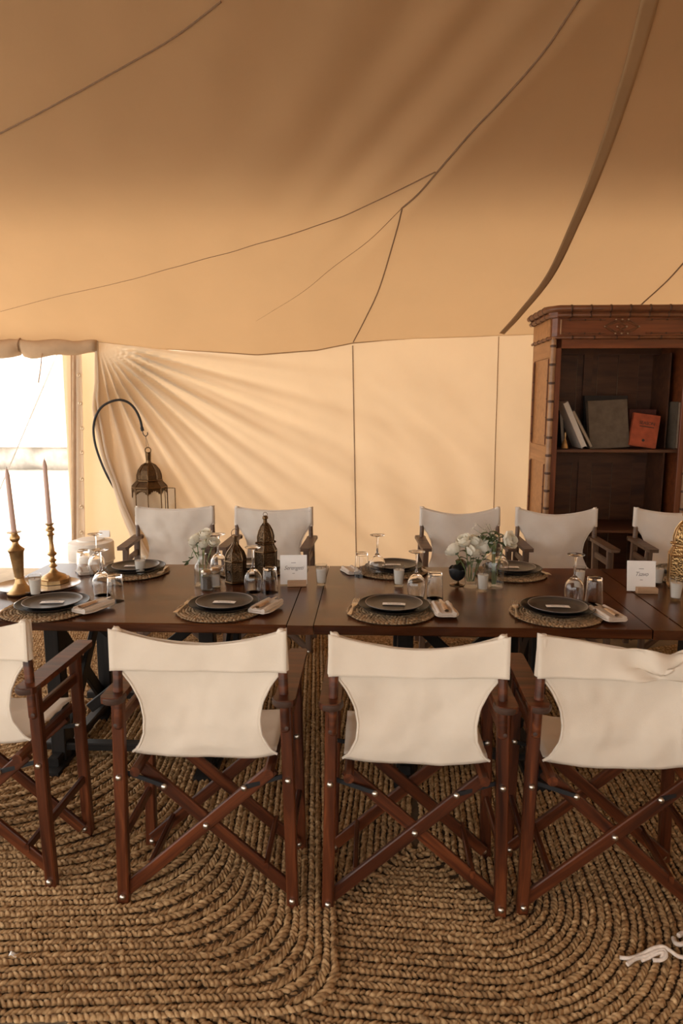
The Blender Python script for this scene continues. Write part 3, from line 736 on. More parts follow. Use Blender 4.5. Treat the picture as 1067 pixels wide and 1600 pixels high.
for n, px, py in FAR:
    c = setting(n, px, py)
    card('small white place card on the plate ' + n, c + Vector((.0, .02, .029)), R(3))
    if px != 1072: fork('fork on the placemat ' + n, c + Vector((.16, .0, .010)), PI + R(6))
q = Pz(548, 894, TZ); napkin('folded linen napkin behind the far tumbler', (q.x, q.y, TZ + .001), R(20), wd=.08, ln=.13, knife=False)
q = Pz(133, 895, TZ); napkin('folded linen napkin behind the far left glasses', (q.x, q.y, TZ + .001), R(30), wd=.08, ln=.13, knife=False)

# ================================================================== GLASSWARE
def wine_fn():
    # upturned: bowl rim on the table, foot in the air
    o_ = [(.034, 0), (.040, .030), (.042, .055), (.038, .078), (.026, .098), (.012, .110), (.0055, .120), (.0042, .150), (.0045, .195), (.010, .203), (.034, .208), (.037, .210)]
    i_ = [(.037, .2115), (.020, .213), (.0001, .2135)]
    inn = [(.0001, .108), (.010, .104), (.024, .095), (.036, .077), (.0403, .055), (.0383, .030), (.0328, 0)]
    return MB().lathe(o_ + i_, 32).lathe(inn, 32)
def wine_closed():
    prof = [(.0328, 0), (.034, 0), (.040, .030), (.042, .055), (.038, .078), (.026, .098), (.012, .110), (.0055, .120), (.0042, .150), (.0045, .195), (.010, .203), (.034, .208), (.037, .210), (.037, .2115), (.020, .213), (.0001, .2135)]
    inn = [(.0001, .106), (.010, .103), (.024, .094), (.0362, .077), (.0404, .055), (.0384, .030), (.0328, 0)]
    mb = MB(); n = 32; full = prof + inn; mb.lathe(full, n); return mb
def tumbler_closed():
    # upturned tumbler, narrow foot on top
    prof = [(.0365, 0), (.038, 0), (.0355, .04), (.032, .10), (.0305, .118), (.028, .120), (.0001, .120), (.0001, .108), (.0285, .107), (.0305, .10), (.034, .04), (.0365, 0)]
    return MB().lathe(prof, 30)
def wine(label, px, py, s=1.0):
    q = Pz(px, py, TZ); o = part('wine', 'wine_glass', wine_closed, M['glass'], None, (q.x, q.y, TZ + .001)); o.scale = (s, s, s); tag(o, label, 'glass', 'upturned wine glasses')
def tumbler(label, px, py, s=1.0):
    q = Pz(px, py, TZ); o = part('tumb', 'tumbler', tumbler_closed, M['glass'], None, (q.x, q.y, TZ + .001)); o.scale = (s, s, s); tag(o, label, 'glass', 'upturned tumblers')
wine('upturned wine glass at the far left near the white drum', 152, 898)
wine('upturned wine glass by the left near napkin', 160, 930)
wine('upturned wine glass behind the flower bottle', 342, 898)
wine('upturned wine glass in front of the tall bronze lantern', 396, 925)
wine('upturned wine glass standing alone against the wall seam', 589, 900)
wine('upturned wine glass behind the third near plate', 650, 934)
wine('upturned wine glass behind the rose vases', 781, 902)
wine('upturned wine glass behind the rightmost near plate', 896, 940)
tumbler('upturned tumbler at the far left near the white drum', 132, 895)
tumbler('upturned tumbler behind the left near napkin', 181, 940)
tumbler('upturned tumbler in front of the tall bronze lantern', 422, 926)
tumbler('upturned tumbler left of the lone wine glass', 565, 900)
tumbler('upturned tumbler behind the third near napkin', 679, 935)
tumbler('upturned tumbler behind the rightmost near napkin', 927, 944)
def votive(label, px, py):
    q = Pz(px, py, TZ); t = thing('votive_candle', label, 'candle', (q.x, q.y, TZ + .001), 0, 'white votive candles in glasses')
    part('vglass', 'glass', lambda: MB().lathe([(.0001, 0), (.0205, 0), (.0225, .004), (.029, .100), (.0275, .100), (.0205, .012), (.0001, .010)], 26), M['thin'], t)
    part('vwax', 'wax', lambda: MB().lathe([(.0001, .0125), (.0195, .0135), (.0255, .078), (.024, .080), (.0001, .079)], 24), M['wax'], t)
    part('vwick', 'wick', lambda: MB().tube([(0, 0, .078), (.001, 0, .088)], .0012, 6), M['wick'], t)
for l, x, y in (('white votive candle in front of the candlestick tray', 56, 932), ('white votive candle before the far left plate', 219.5, 900), ('white votive candle beside the white card on the left board', 502, 914),
                ('white votive candle left of the middle wine glass', 623, 916), ('white votive candle in front of the rose vases', 754, 924), ('white votive candle behind the rightmost wine glass', 904, 918),
                ('white votive candle half hidden behind the right-hand white card', 1027, 914), ('white votive candle in front of the gilt lantern', 1055, 938)):
    votive(l, x, y)

# ================================================================== CANDLESTICKS ON TRAY
q = Pz(60, 919, TZ); trayc = Vector((q.x, q.y, TZ + .001))
tag(obj('oval_tray', MB().lathe([(.0001, .003), (.13, .003), (.17, .007), (.188, .017), (.192, .019), (.190, .021), (.172, .012), (.13, .007), (.0001, .006)], 56, sy=.78), M['tray'], None, trayc, (0, 0, R(8))), 'oval silver tray holding the two brass candlesticks', 'tray')
def candlestick(label, clabel, px, py, prof, n, htop, hcand, lean, tall):
    q = Pz(px, py, TZ + .012); loc = Vector((q.x, q.y, TZ + .009))
    t = thing('candlestick', label, 'candlestick', loc, 0, rot=(0, lean, 0))
    split = next(i for i, (r, z) in enumerate(prof) if z > .045)
    obj('base', MB().lathe(prof[:split + 1], n), M['brass'], t, smooth=30)
    obj('stem', MB().lathe(prof[split:], 20), M['brass'], t, smooth=40)
    tp = t.location + Vector((math.sin(lean) * htop, 0, math.cos(lean) * htop))
    c = thing('taper_candle', clabel, 'candle', tp, 0, 'blush taper candles', rot=(0, lean, 0))
    obj('wax', MB().lathe([(.0001, -.012), (.0095, -.012), (.0115, .0), (.0105, hcand * .5), (.0098, hcand - .03), (.0065, hcand - .012), (.002, hcand)], 16), M['taper'], c, smooth=50)
    obj('wick', MB().tube([(0, 0, hcand - .004), (.001, 0, hcand + .008)], .001, 6), M['wick'], c)
profA = [(.058, 0), (.060, .006), (.052, .012), (.038, .022), (.030, .034), (.024, .046), (.020, .060), (.019, .068), (.023, .070), (.019, .074), (.020, .080), (.030, .185), (.034, .195), (.037, .200), (.030, .206), (.020, .216), (.014, .226), (.013, .236), (.021, .246), (.022, .256), (.016, .266), (.013, .274), (.031, .279), (.031, .282), (.013, .282), (.012, .270), (.0001, .268)]
profB = [(.074, 0), (.074, .018), (.064, .020), (.056, .030), (.036, .040), (.022, .048), (.012, .062), (.010, .070), (.020, .078), (.012, .086), (.011, .098), (.019, .106), (.011, .114), (.010, .126), (.020, .134), (.022, .140), (.013, .150), (.009, .200), (.012, .226), (.019, .232), (.013, .238), (.011, .246), (.020, .252), (.020, .260), (.013, .268), (.012, .276), (.020, .284), (.020, .287), (.012, .287), (.011, .276), (.0001, .275)]
candlestick('taller left brass candlestick with a fluted stem on the tray', 'blush taper candle leaning in the left candlestick', 33, 925, profA, 28, .282, .285, R(-2.5), 1)
candlestick('brass candlestick with a turned stem and octagonal base, right on the tray', 'blush taper candle upright in the right candlestick', 85, 908, profB, 8, .287, .305, R(-1), 1)

# ================================================================== MOROCCAN LANTERNS
def lantern(name, label, loc, n, tiers, pan, fr, ph=0, door=False, glass=None, ring=.012, stand=True):
    """tiers: list of (kind, profile) from the base up; edge bars run along every corner"""
    t = thing(name, label, 'lantern', loc, 0)
    for kind, prof in tiers:
        m = {'panel': pan, 'frame': fr, 'glass': glass}[kind[0]]
        tier = obj(kind[1], MB().lathe(prof, n, ph=ph), m, t, smooth=10)
        if kind[0] != 'frame':
            for k in range(n):
                a = 2 * PI * k / n + ph
                obj('edge_bar', MB().tube([((r + .001) * math.cos(a), (r + .001) * math.sin(a), z) for r, z in prof], kind[2], 6), fr, tier)
    return t
def ringm(r, th): return MB().tube([(r * math.cos(a), 0, r + r * math.sin(a)) for a in np.linspace(0, 2 * PI, 24, endpoint=False)], th, 6, closed=True)
# small bronze lantern
q = Pz(369, 910, TZ)
t = lantern('moroccan_lantern', 'small bronze lantern with onion top and wire handle beside the flower bottle', (q.x, q.y, TZ + .001), 6,
    [(('frame', 'base'), [(.054, 0), (.056, .006), (.052, .010), (.048, .012)]), (('panel', 'body', .0028), [(.047, .012), (.049, .105)]),
     (('frame', 'cornice'), [(.051, .103), (.054, .107), (.051, .112)]), (('panel', 'onion_dome', .0025), [(.050, .110), (.049, .128), (.040, .152), (.025, .172), (.014, .188), (.0105, .200)]),
     (('frame', 'neck'), [(.0105, .198), (.011, .222), (.014, .224), (.012, .230), (.0001, .232)])], M['bronze'], M['bronze_p'], R(20))
obj('wire_handle', MB().tube(smooth_path([(-.012, 0, .222), (-.018, 0, .245), (-.006, 0, .262), (.010, 0, .258), (.016, 0, .240), (.012, 0, .222)], 6), .0014, 6), M['bronze_p'], t)
for k in range(6):
    a = R(50) + k * PI / 3; rr = .0425
    obj('window', MB().grid(lambda u, v: ((u - .5) * .026, 0, .018 + .048 * v - .012 * (2 * u - 1) ** 2 * v), 7, 4), M['lampglass'], t, (rr * 1.02 * math.cos(a), rr * 1.02 * math.sin(a), 0), (0, 0, a + PI / 2), solid=.001)
# tall bronze lantern
def tall_lantern(label, px, py, pan, fr, s, ph):
    q = Pz(px, py, TZ)
    t = lantern('moroccan_lantern', label, (q.x, q.y, TZ + .001), 6,
        [(('frame', 'base'), [(.062, 0), (.064, .008), (.060, .012), (.058, .016)]), (('panel', 'body', .003), [(.058, .016), (.060, .145)]),
         (('frame', 'cornice'), [(.062, .143), (.065, .148), (.062, .152)]), (('panel', 'sloped_collar', .0025), [(.061, .150), (.042, .186)]),
         (('frame', 'collar_rim'), [(.044, .185), (.051, .190), (.051, .197), (.045, .201)]), (('panel', 'dome', .0025), [(.045, .200), (.046, .225), (.038, .258), (.024, .284), (.012, .298)]),
         (('frame', 'neck'), [(.012, .296), (.011, .318), (.016, .322), (.015, .334), (.006, .338), (.0001, .340)])], pan, fr, ph)
    obj('hanging_ring', ringm(.011, .0014), fr, t, (0, 0, .334))
    for k in range(6):
        a = ph + k * PI / 3
        obj('corner_stud', MB().ball((0, 0, 0), .007, n=8, m=6), fr, t, (.052 * math.cos(a), .052 * math.sin(a), .194))
    t.scale = (s, s, s); return t
tall_lantern('tall dark bronze lantern behind the glasses on the left table', 416, 903, M['bronze'], M['bronze_p'], .93, R(28))
tall_lantern('gilt brass lantern with a pierced dome at the right edge of the table', 1063, 917, M['gold'], M['gold_p'], 1.06, R(16))

# hanging lantern on its shepherd hook, behind the chairs
HY = 6.12
hp = [(170, 748), (158, 722), (149, 695), (146, 670), (150, 650), (160, 635), (175, 627), (189, 625), (202, 630), (212, 641), (219, 656), (222, 670)]
h0 = Py(200, 860, HY); hk = thing('shepherd_hook', 'curved dark iron shepherd hook behind the canvas fold', 'hook', (h0.x, HY, .0))
pts = smooth_path([Py(x, y, Y_) - hk.location for x, y, Y_ in [(212, 815, 6.34), (188, 778, 6.25)] + [(x, y, HY) for x, y in hp]], 6); foot = Vector((.05, .22, 0))
obj('pole', MB().tube(smooth_path([foot, foot.lerp(pts[0], .5), pts[0]], 6), .011, 8), M['iron'], hk)
obj('crook', MB().tube(pts, .011, 8), M['iron'], hk)
e = pts[-1]; obj('tip_ferrule', MB().tube([e + Vector((-.003, 0, .015)), e + Vector((.004, 0, -.02))], .015, 10), M['iron'], hk)
obj('s_hook', MB().tube(smooth_path([e + Vector((.002, 0, -.015)), e + Vector((.010, 0, -.05)), e + Vector((.030, 0, -.066)), e + Vector((.048, 0, -.05)), e + Vector((.046, 0, -.03))], 6), .0042, 6), M['iron'], hk)
ltop = hk.location + e + Vector((.03, 0, -.066))
LH = .70; bz = ltop.z - LH - .05
t = lantern('hanging_lantern', 'large pierced lantern with glass panes hanging from the shepherd hook', (ltop.x + .015, HY, bz), 8,
    [(('frame', 'base'), [(.09, 0), (.16, .03), (.165, .04), (.155, .045)]), (('glass', 'panes', .0055), [(.155, .045), (.155, .285)]),
     (('frame', 'pane_rim'), [(.157, .280), (.163, .288), (.157, .298)]), (('panel', 'sloped_collar', .005), [(.156, .296), (.112, .345)]),
     (('frame', 'dome_rim'), [(.110, .343), (.121, .350), (.121, .358), (.112, .364)]), (('panel', 'dome', .004), [(.111, .362), (.110, .40), (.095, .445), (.062, .488), (.026, .508)]),
     (('frame', 'neck'), [(.026, .506), (.022, .53), (.026, .60), (.028, .605), (.0001, .606)])], M['bronze'], M['bronze_p'], R(12), glass=M['thin'])
obj('hanging_ring', ringm(.026, .006), M['bronze_p'], t, (0, 0, .596))
obj('suspension_wire', MB().tube([(-.012, 0, .645), (-.016, 0, LH + .05)], .0015, 5), M['iron'], t)
obj('suspension_wire', MB().tube([(.010, 0, .645), (-.014, 0, LH + .05)], .0015, 5), M['iron'], t)
for k in range(8):   # scalloped lace at the head of every pane
    a0 = R(12) + k * PI / 4; a1 = a0 + PI / 4; A = Vector((.157 * math.cos(a0), .157 * math.sin(a0), 0)); B = Vector((.157 * math.cos(a1), .157 * math.sin(a1), 0))
    f = lambda u, v: tuple(A.lerp(B, u) + Vector((0, 0, .282 - v * (.018 + .045 * abs(2 * u - 1) ** 1.6 + .006 * math.sin(u * 40)))))
    obj('lace', MB().grid(f, 24, 3), M['bronze'], t, solid=.002)
dr = obj('open_door', MB().bar((0, 0, 0), (0, 0, .24), .006, .006).bar((.10, 0, 0), (.10, 0, .24), .008, .008).bar((0, 0, 0), (.10, 0, 0), .008, .008).bar((0, 0, .24), (.10, 0, .24), .008, .008), M['bronze_p'], t, (.150, -.03, .045), (0, 0, R(-12)))
obj('door_glass', MB().box((.05, 0, .12), (.092, .002, .23)), M['thin'], dr)

# ================================================================== FLOWERS AND VASES
def bloom_mb(r, seed):
    """a cupped rose: rings of overlapping petals, the outer ones opening and rolling back"""
    rd = random.Random(seed); mb = MB()
    for ring, (n, rad, pmax, lip) in enumerate(((3, .38, 2.5, 0), (4, .58, 2.25, .05), (5, .80, 1.95, .12), (6, 1.0, 1.65, .22))):
        for k in range(n):
            a = 2 * PI * (k + .5 * ring) / n + rd.uniform(-.25, .25); wd = 2 * PI / n * .72; pm = pmax + rd.uniform(-.15, .15)
            def f(u, v):
                ph = .25 + (pm - .25) * v * (1 - .16 * (2 * u - 1) ** 4); az = a + (u - .5) * 2 * wd * (1 - .25 * v * v)
                R_ = r * rad * (1 + .06 * math.sin(5 * u + k)) + lip * r * v ** 5
                return (R_ * math.sin(ph) * math.cos(az), R_ * math.sin(ph) * math.sin(az), r * .95 - R_ * math.cos(ph) - .0)
            mb.grid(f, 7, 7)
    return mb
_bl = {}
def flower(name, label, base, head, r, sd, tilt=(0, 0), leaves=0, group='cream roses in the glass vase', cat='flower', stem_r=.0022):
    base = Vector(base); head = Vector(head)
    t = thing(name, label, cat, base, 0, group); h = head - base
    mid = h * .5 + Vector((h.x * -.15, h.y * -.15, 0))
    obj('stem', MB().tube(smooth_path([(0, 0, 0), mid, h], 5), stem_r, 6), M['stem'], t)
    o = obj('bloom', bloom_mb(r, sd), M['petal'], t, h, (tilt[0], tilt[1], sd), smooth=80)
    obj('calyx', MB().lathe([(stem_r, -.006), (r * .28, .002), (r * .30, .006), (r * .15, .012)], 8), M['leaf'], t, h, (tilt[0], tilt[1], 0))
    for k in range(leaves):
        a = sd * 2.1 + k * 2.4; p = h * (.72 + .1 * k) 
        leaf_obj(t, p, a, .045)
    return t
def leaf_obj(t, p, a, L, el=.5):
    def f(u, v):
        w_ = (u - .5) * L * .55 * math.sin(PI * (.06 + .92 * v)) ; x = v * L; return (x * math.cos(el * (1 - v)), w_, x * math.sin(el * (1 - v)) - .25 * L * v * v + abs(2 * u - 1) * .004)
    obj('leaf', MB().grid(f, 5, 8), M['leaf'], t, p, (0, 0, a), smooth=80)
# left: slim bottle with white flowers, salt and pepper
q = Pz(317, 915, TZ); bt = Vector((q.x, q.y, TZ + .001))
tag(obj('bottle_vase', MB().lathe([(.0001, 0), (.036, 0), (.039, .006), (.039, .085), (.034, .102), (.020, .122), (.0175, .150), (.021, .156), (.0185, .156), (.015, .150), (.0175, .122), (.031, .102), (.036, .083), (.036, .010), (.0001, .008)], 28), M['thin'], None, bt), 'slim clear glass bottle holding white flowers on the left table', 'vase')
WF = ['lowest left of', 'topmost of', 'lower middle of', 'rightmost of', 'leftmost small bloom of']
for k, (px, py, r) in enumerate(((308, 848, .030), (322, 841, .030), (317, 856, .027), (332, 851, .026), (300, 855, .020))):
    hd = Py(px, py, bt.y + .01 * (k % 3 - 1)); flower('white_flower', 'white flower, ' + WF[k] + ' the five in the slim bottle', bt + Vector((.006 * (k - 2), .004 * (k % 2), .014)), hd, r, k + 1, (R(-35 + 20 * (k % 3)), R(25 * (k - 2) / 2)), 1 if k in (0, 3) else 0, 'white flowers in the slim bottle')
sp = thing('trailing_sprig', 'green sprig trailing from the slim flower bottle', 'leaves', bt + Vector((-.014, -.01, .15)))
lp = Py(294, 878, bt.y - .02) - sp.location
obj('stem', MB().tube(smooth_path([(.01, .0, -.01), (-.02, -.01, .02), (lp.x * .7, -.015, lp.z * .45), lp], 6), .0014, 5), M['stem'], sp)
for k, f_ in enumerate((.45, .8, 1.0)): leaf_obj(sp, Vector((lp.x * f_, -.015, lp.z * f_ ** 2)), 2.5 + k, .034, -1.0)
def shaker(label, px, py, fill, h):
    q = Pz(px, py, TZ); t = thing('shaker', label, 'shaker', (q.x, q.y, TZ + .001), R(20), 'salt and pepper shakers')
    obj('glass', MB().lathe([(.0001, 0), (.027, 0), (.029, .004), (.0275, h), (.022, h + .008), (.020, h + .008), (.025, h), (.0265, .007), (.0001, .006)], 8), M['thin'], t, smooth=20)
    obj('contents', MB().lathe([(.0001, .0075), (.0255, .0078), (.0245, h * .8), (.0001, h * .82)], 8), fill, t)
    obj('cap', MB().lathe([(.0225, h + .004), (.0245, h + .006), (.0245, h + .016), (.018, h + .024), (.0001, h + .027)], 20), M['steel'], t)
shaker('pepper shaker with a metal cap beside the slim flower bottle', 323, 922, M['pepper'], .072)
shaker('salt shaker with a metal cap right of the pepper shaker', 336, 917, M['salt'], .068)
# right: footed vase of roses, ribbed bottle with greenery, black cup holder
q = Pz(735, 917, TZ); vr = Vector((q.x, q.y, TZ + .001))
tag(obj('footed_vase', MB().lathe([(.0001, 0), (.034, 0), (.036, .006), (.030, .012), (.027, .018), (.034, .060), (.037, .120), (.0345, .120), (.0315, .060), (.0235, .024), (.0001, .020)], 30), M['thin'], None, vr), 'footed clear glass vase of cream roses on the middle table', 'vase')
RF = ['leftmost', 'upper left', 'topmost middle', 'lower middle', 'rightmost', 'small lower right']
for k, (px, py, r) in enumerate(((714, 859, .036), (727, 847, .036), (744, 848, .038), (735, 862, .034), (761, 857, .037), (749, 864, .028))):
    hd = Py(px, py, vr.y + .02 * ((k % 3) - 1)) - Vector((0, 0, r * .5)); flower('cream_rose', RF[k] + ' cream rose in the footed glass vase', vr + Vector((-.014 + .006 * k, .006 * (k % 3 - 1), .026)), hd, r, 11 + k, (R(35 - 12 * (k % 3)), R((px - 738) * 1.6)), 2)
q = Pz(771, 917, TZ); vb = Vector((q.x, q.y, TZ + .001))
rib = MB().lathe([(.0001, 0), (.044, 0), (.047, .006), (.047, .100), (.046, .118), (.036, .142), (.022, .160), (.020, .185), (.024, .190), (.021, .190), (.017, .184), (.019, .160), (.033, .142), (.043, .118), (.044, .010), (.0001, .008)], 64)
rib.v = [(x * (1 + .012 * math.cos(16 * math.atan2(y, x))), y * (1 + .012 * math.cos(16 * math.atan2(y, x))), z) for x, y, z in rib.v]
tag(obj('ribbed_bottle', rib, M['thin'], None, vb, smooth=60), 'ribbed clear glass bottle behind the votive on the middle table', 'vase')
gr = thing('greenery_sprig', 'dark green leaves standing in the ribbed bottle', 'leaves', vb + Vector((0, 0, .012)))
for k, (px, py) in enumerate(((757, 838), (765, 832), (772, 836), (780, 838), (768, 846), (776, 845))):
    hd = Py(px, py, vb.y) - gr.location; obj('stem', MB().tube(smooth_path([(.003 * k - .008, 0, 0), (hd.x * .15, 0, hd.z * .7), hd], 5), .002, 5), M['stem'], gr)
    for j in range(3): leaf_obj(gr, hd * (.93 + .035 * j), k * 1.1 + j * 2.2, .052, .6)
hd = Py(789, 845, vb.y - .01); flower('cream_rose', 'cream rose bending right from the ribbed bottle', vb + Vector((.008, 0, .012)), hd, .036, 31, (R(20), R(70)), 1, None)
bb = thing('babys_breath', 'airy sprig of tiny white flowers above the vases', 'flowers', vb + Vector((-.010, .008, .012)))
mbf = MB(); rd = random.Random(5)
for k in range(16):
    px = rd.uniform(738, 775); py = rd.uniform(818, 846); hd = Py(px, py, vb.y + rd.uniform(-.03, .03)) - bb.location
    obj('stem', MB().tube(smooth_path([(.0, 0, 0), (hd.x * .05, 0, hd.z * .72), hd], 4), .0006, 4), M['stem'], bb)
    for j in range(4): mbf.ball(hd + Vector((rd.uniform(-.012, .012), rd.uniform(-.01, .01), rd.uniform(-.01, .012))), .0026, n=6, m=4)
f_ = obj('florets', mbf, M['petal'], bb); f_['kind'] = 'stuff'
q = Pz(714, 914, TZ); cu = thing('black_cup_holder', 'black egg-shaped tealight holder on a bronze foot, left of the roses', 'candle holder', (q.x, q.y, TZ + .001))
obj('foot', MB().lathe([(.0001, 0), (.036, 0), (.036, .003), (.012, .008), (.007, .018), (.007, .024)], 24), M['bronze_p'], cu)
obj('bowl', MB().grid(lambda u, v: ((.040 * math.sin(.1 + 1.62 * v)) * math.cos(2 * PI * u), (.040 * math.sin(.1 + 1.62 * v)) * math.sin(2 * PI * u), .022 + .052 * (1 - math.cos(1.75 * v)) + .006 * v ** 6 * math.cos(6 * PI * u)), 36, 14, wrap=True), M['iron'], cu, smooth=60, solid=.0025)
obj('glass_ball', MB().ball((0, 0, .068), .033, n=20, m=12), M['lampglass'], cu)
obj('pierced_lid', MB().grid(lambda u, v: (.032 * math.sin(.2 + 1.2 * v) * math.cos(2 * PI * u), .032 * math.sin(.2 + 1.2 * v) * math.sin(2 * PI * u), .03 * math.cos(1.3 * v)), 24, 8, wrap=True), M['bronze'], cu, (.014, .012, .092), (R(-20), R(35), 0), solid=.002)

# ================================================================== TABLE NAME CARDS
def text_mesh(body, size, shear=0, ext=.0004):
    cu_ = bpy.data.curves.new('lettering', 'FONT'); cu_.body = body; cu_.size = size; cu_.shear = shear; cu_.align_x = 'CENTER'; cu_.align_y = 'CENTER'; cu_.extrude = ext; cu_.resolution_u = 3; cu_.space_character = .92
    o = bpy.data.objects.new('tmp', cu_); COL.objects.link(o); bpy.context.view_layer.update()
    me = bpy.data.meshes.new_from_object(o.evaluated_get(bpy.context.evaluated_depsgraph_get())); bpy.data.objects.remove(o); return me
def name_card(label, wl, px, py, word, rz):
    q = Pz(px, py, TZ); loc = Vector((q.x, q.y, TZ + .001))
    b_ = thing('card_block', wl, 'card holder', loc, rz, 'wooden card blocks')
    obj('block', MB().bar((-.045, 0, .013), (.045, 0, .013), .032, .026, ch=.002), M['paleoak'], b_)
    t = thing('table_card', label, 'card', loc + Vector((-.018 * math.cos(rz), .018, .004)), 0, 'white table name cards', rot=(R(-9), 0, rz))
    obj('card', MB().box((0, 0, .070), (.128, .0016, .140)), M['paper'], t, smooth=0)
    me = text_mesh(word, .027, .4, .0002); me.materials.append(M['ink'])
    obj('lettering', me, M['ink'], t, (0, -.0012, .078), (PI / 2, 0, 0))
    for z, w_ in ((.103, .022), (.052, .012)): obj('small_print', MB().box((0, -.0011, z), (w_, .0006, .0024)), M['ink'], t, smooth=0)
name_card('white card with script lettering on the left walnut board', 'pale oak block holding the white card on the left board', 464, 916, 'Serengeti', R(6))
name_card('white card with script lettering left of the gilt lantern', 'pale oak block holding the white card by the gilt lantern', 1010, 927, 'Tsavo', R(-2))

# ================================================================== WHITE DRUM BEHIND THE TABLE
q = Py(142, 850, 4.9); dm = thing('lidded_drum', 'round white lidded drum behind the left table by the doorway', 'drum', (q.x, 4.9, 0.006))
obj('body', MB().lathe([(.150, 0), (.155, .01), (.155, .46), (.0001, .46)], 40), M['drum2'], dm)
obj('lid', MB().lathe([(.158, .46), (.164, .47), (.164, .585), (.158, .597), (.12, .602), (.10, .606), (.095, .618), (.0001, .622)], 40), M['drum'], dm)
obj('lid_band', MB().lathe([(.158, .452), (.166, .455), (.166, .468), (.158, .471)], 40, close=True), M['drum'], dm)
tag(obj('folded_card', MB().add([(-.04, 0, 0), (.04, 0, 0), (.04, .012, .05), (-.04, .012, .05), (.04, .024, 0), (-.04, .024, 0)], [(0, 1, 2, 3), (3, 2, 4, 5)]), M['paper'], None, (q.x + .09, 4.93, .629), smooth=0, solid=.001), 'small folded white card on the round white drum', 'card')

# ================================================================== BOOKCASE
BX0, BX1, BY0, BY1 = 1.345, 2.40, 5.30, 5.90
bc = thing('bookcase', 'tall red-brown bookcase with bamboo mouldings against the canvas wall', 'bookcase', (BX0, BY0, .006))
BW = BX1 - BX0; BD = BY1 - BY0; Cw, Cs = M['casewood'], M['caselit']
# left side: frame and two sunk panels
for y in (.03, BD - .02): rod('side_stile', (.012, y, .05), (.012, y, 2.10), .07 if y < .1 else .05, .024, Cs, bc, up=(1, 0, 0), ch=.002)
for z, h in ((.12, .14), (1.22, .13), (2.03, .15)): rod('side_rail', (.012, .03, z), (.012, BD - .02, z), .024, h, Cs, bc, ch=.002)
for z0, z1 in ((.19, 1.155), (1.285, 1.955)):
    obj('side_panel', MB().box((.016, BD / 2, (z0 + z1) / 2), (.010, BD - .08, z1 - z0)), Cs, bc)
    for yy in (.075, BD - .055):
        bd = obj('panel_bead', MB().tube([(-.002, yy, z0 + .01), (-.002, yy, z1 - .01)], .006, 6), M['bamboo'], bc)
        for k in range(int((z1 - z0) / .14)): part('beadring', 'bead_node', lambda: MB().lathe([(.006, -.004), (.009, -.002), (.009, .002), (.006, .004)], 8), M['ring'], bd, (-.002, yy, z0 + .08 + .14 * k))
obj('side_wall', MB().box((BW - .012, BD / 2, 1.06), (.024, BD, 2.1)), Cw, bc)
# front stiles, posts
for x, sgn in ((.045, 1), (BW - .045, -1)):
    rod('front_stile', (x + .004 * sgn, .012, .05), (x + .004 * sgn, .012, 2.09), .024, .045, Cw, bc, up=(1, 0, 0), ch=.002)
    px_ = x - sgn * .036
    pole = obj('bamboo_pole', MB().tube([(px_, -.004, .08 + .05 * k) for k in range(41)], .021, 12), M['bamboo_l'], bc)
    for k in range(15): part('poleRing', 'bamboo_ring', lambda: MB().lathe([(.020, -.010), (.0235, -.008), (.026, 0), (.0235, .008), (.020, .010)], 14), M['ring'], pole, (px_, -.004, .13 + .136 * k))
# head
rod('head_rail', (.02, .012, 2.055), (BW - .02, .012, 2.055), .024, .075, Cw, bc, ch=.002)
obj('frieze', MB().prism([(.03, -.012), (BW - .03, -.012), (BW - .0, .02), (BW, BD), (0, BD), (0, .02)], 2.10, 2.245), Cw, bc, smooth=0)
obj('frieze_side', MB().box((-.003, BD / 2 + .02, 2.17), (.008, BD - .06, .14)), Cs, bc, smooth=0)
def corn(ov, ch): return [(-ov + ch, -ov - .012), (BW + ov - ch, -ov - .012), (BW + ov, ch - ov), (BW + ov, BD), (-ov, BD), (-ov, ch - ov)]
obj('top_board', MB().prism(corn(.03, .05), 2.24, 2.30), Cw, bc, smooth=0)
def moulding(z, ov, r, step, ch=.06):
    pl = [Vector((p[0], p[1], z)) for p in corn(ov, ch)]
    path = [pl[4], pl[5], pl[0], pl[1], pl[2], pl[3]]
    mld = obj('bamboo_moulding', MB().tube(path, r, 10), M['bamboo'], bc, smooth=60)
    for a_, b_ in ((path[0], path[1]), (path[2], path[3])):
        n = int((b_ - a_).length / step)
        for k in range(1, n + 1):
            p = a_.lerp(b_, (k - .4) / n); d = (b_ - a_).normalized()
            part(('mring', r), 'moulding_ring', lambda: MB().lathe([(r, -.007), (r + .004, -.004), (r + .004, .004), (r, .007)], 10), M['ring'], mld, p, d.to_track_quat('Z', 'Y').to_euler())
moulding(2.30, .040, .024, .125, .07); moulding(2.255, .026, .018, .135, .06); moulding(2.095, .010, .012, .14, .05)
for z in (2.125, 2.222):
    obj('frieze_bead', MB().tube([(.06, -.014, z), (.38, -.014, z)], .005, 6).tube([(BW - .38, -.014, z), (BW - .06, -.014, z)], .005, 6), M['bamboo'], bc)
    for k in range(3):
        for x in (.12 + .11 * k, BW - .12 - .11 * k): part('fring', 'frieze_ring', lambda: MB().ball((0, 0, 0), .008, n=8, m=6), M['ring'], bc, (x, -.015, z))
obj('frieze_bead', MB().tube([(.055, -.016, 2.12), (.055, -.016, 2.225)], .006, 6), M['bamboo_l'], bc)
cxx = .53 * 1.0 * (BW / 1.055); 
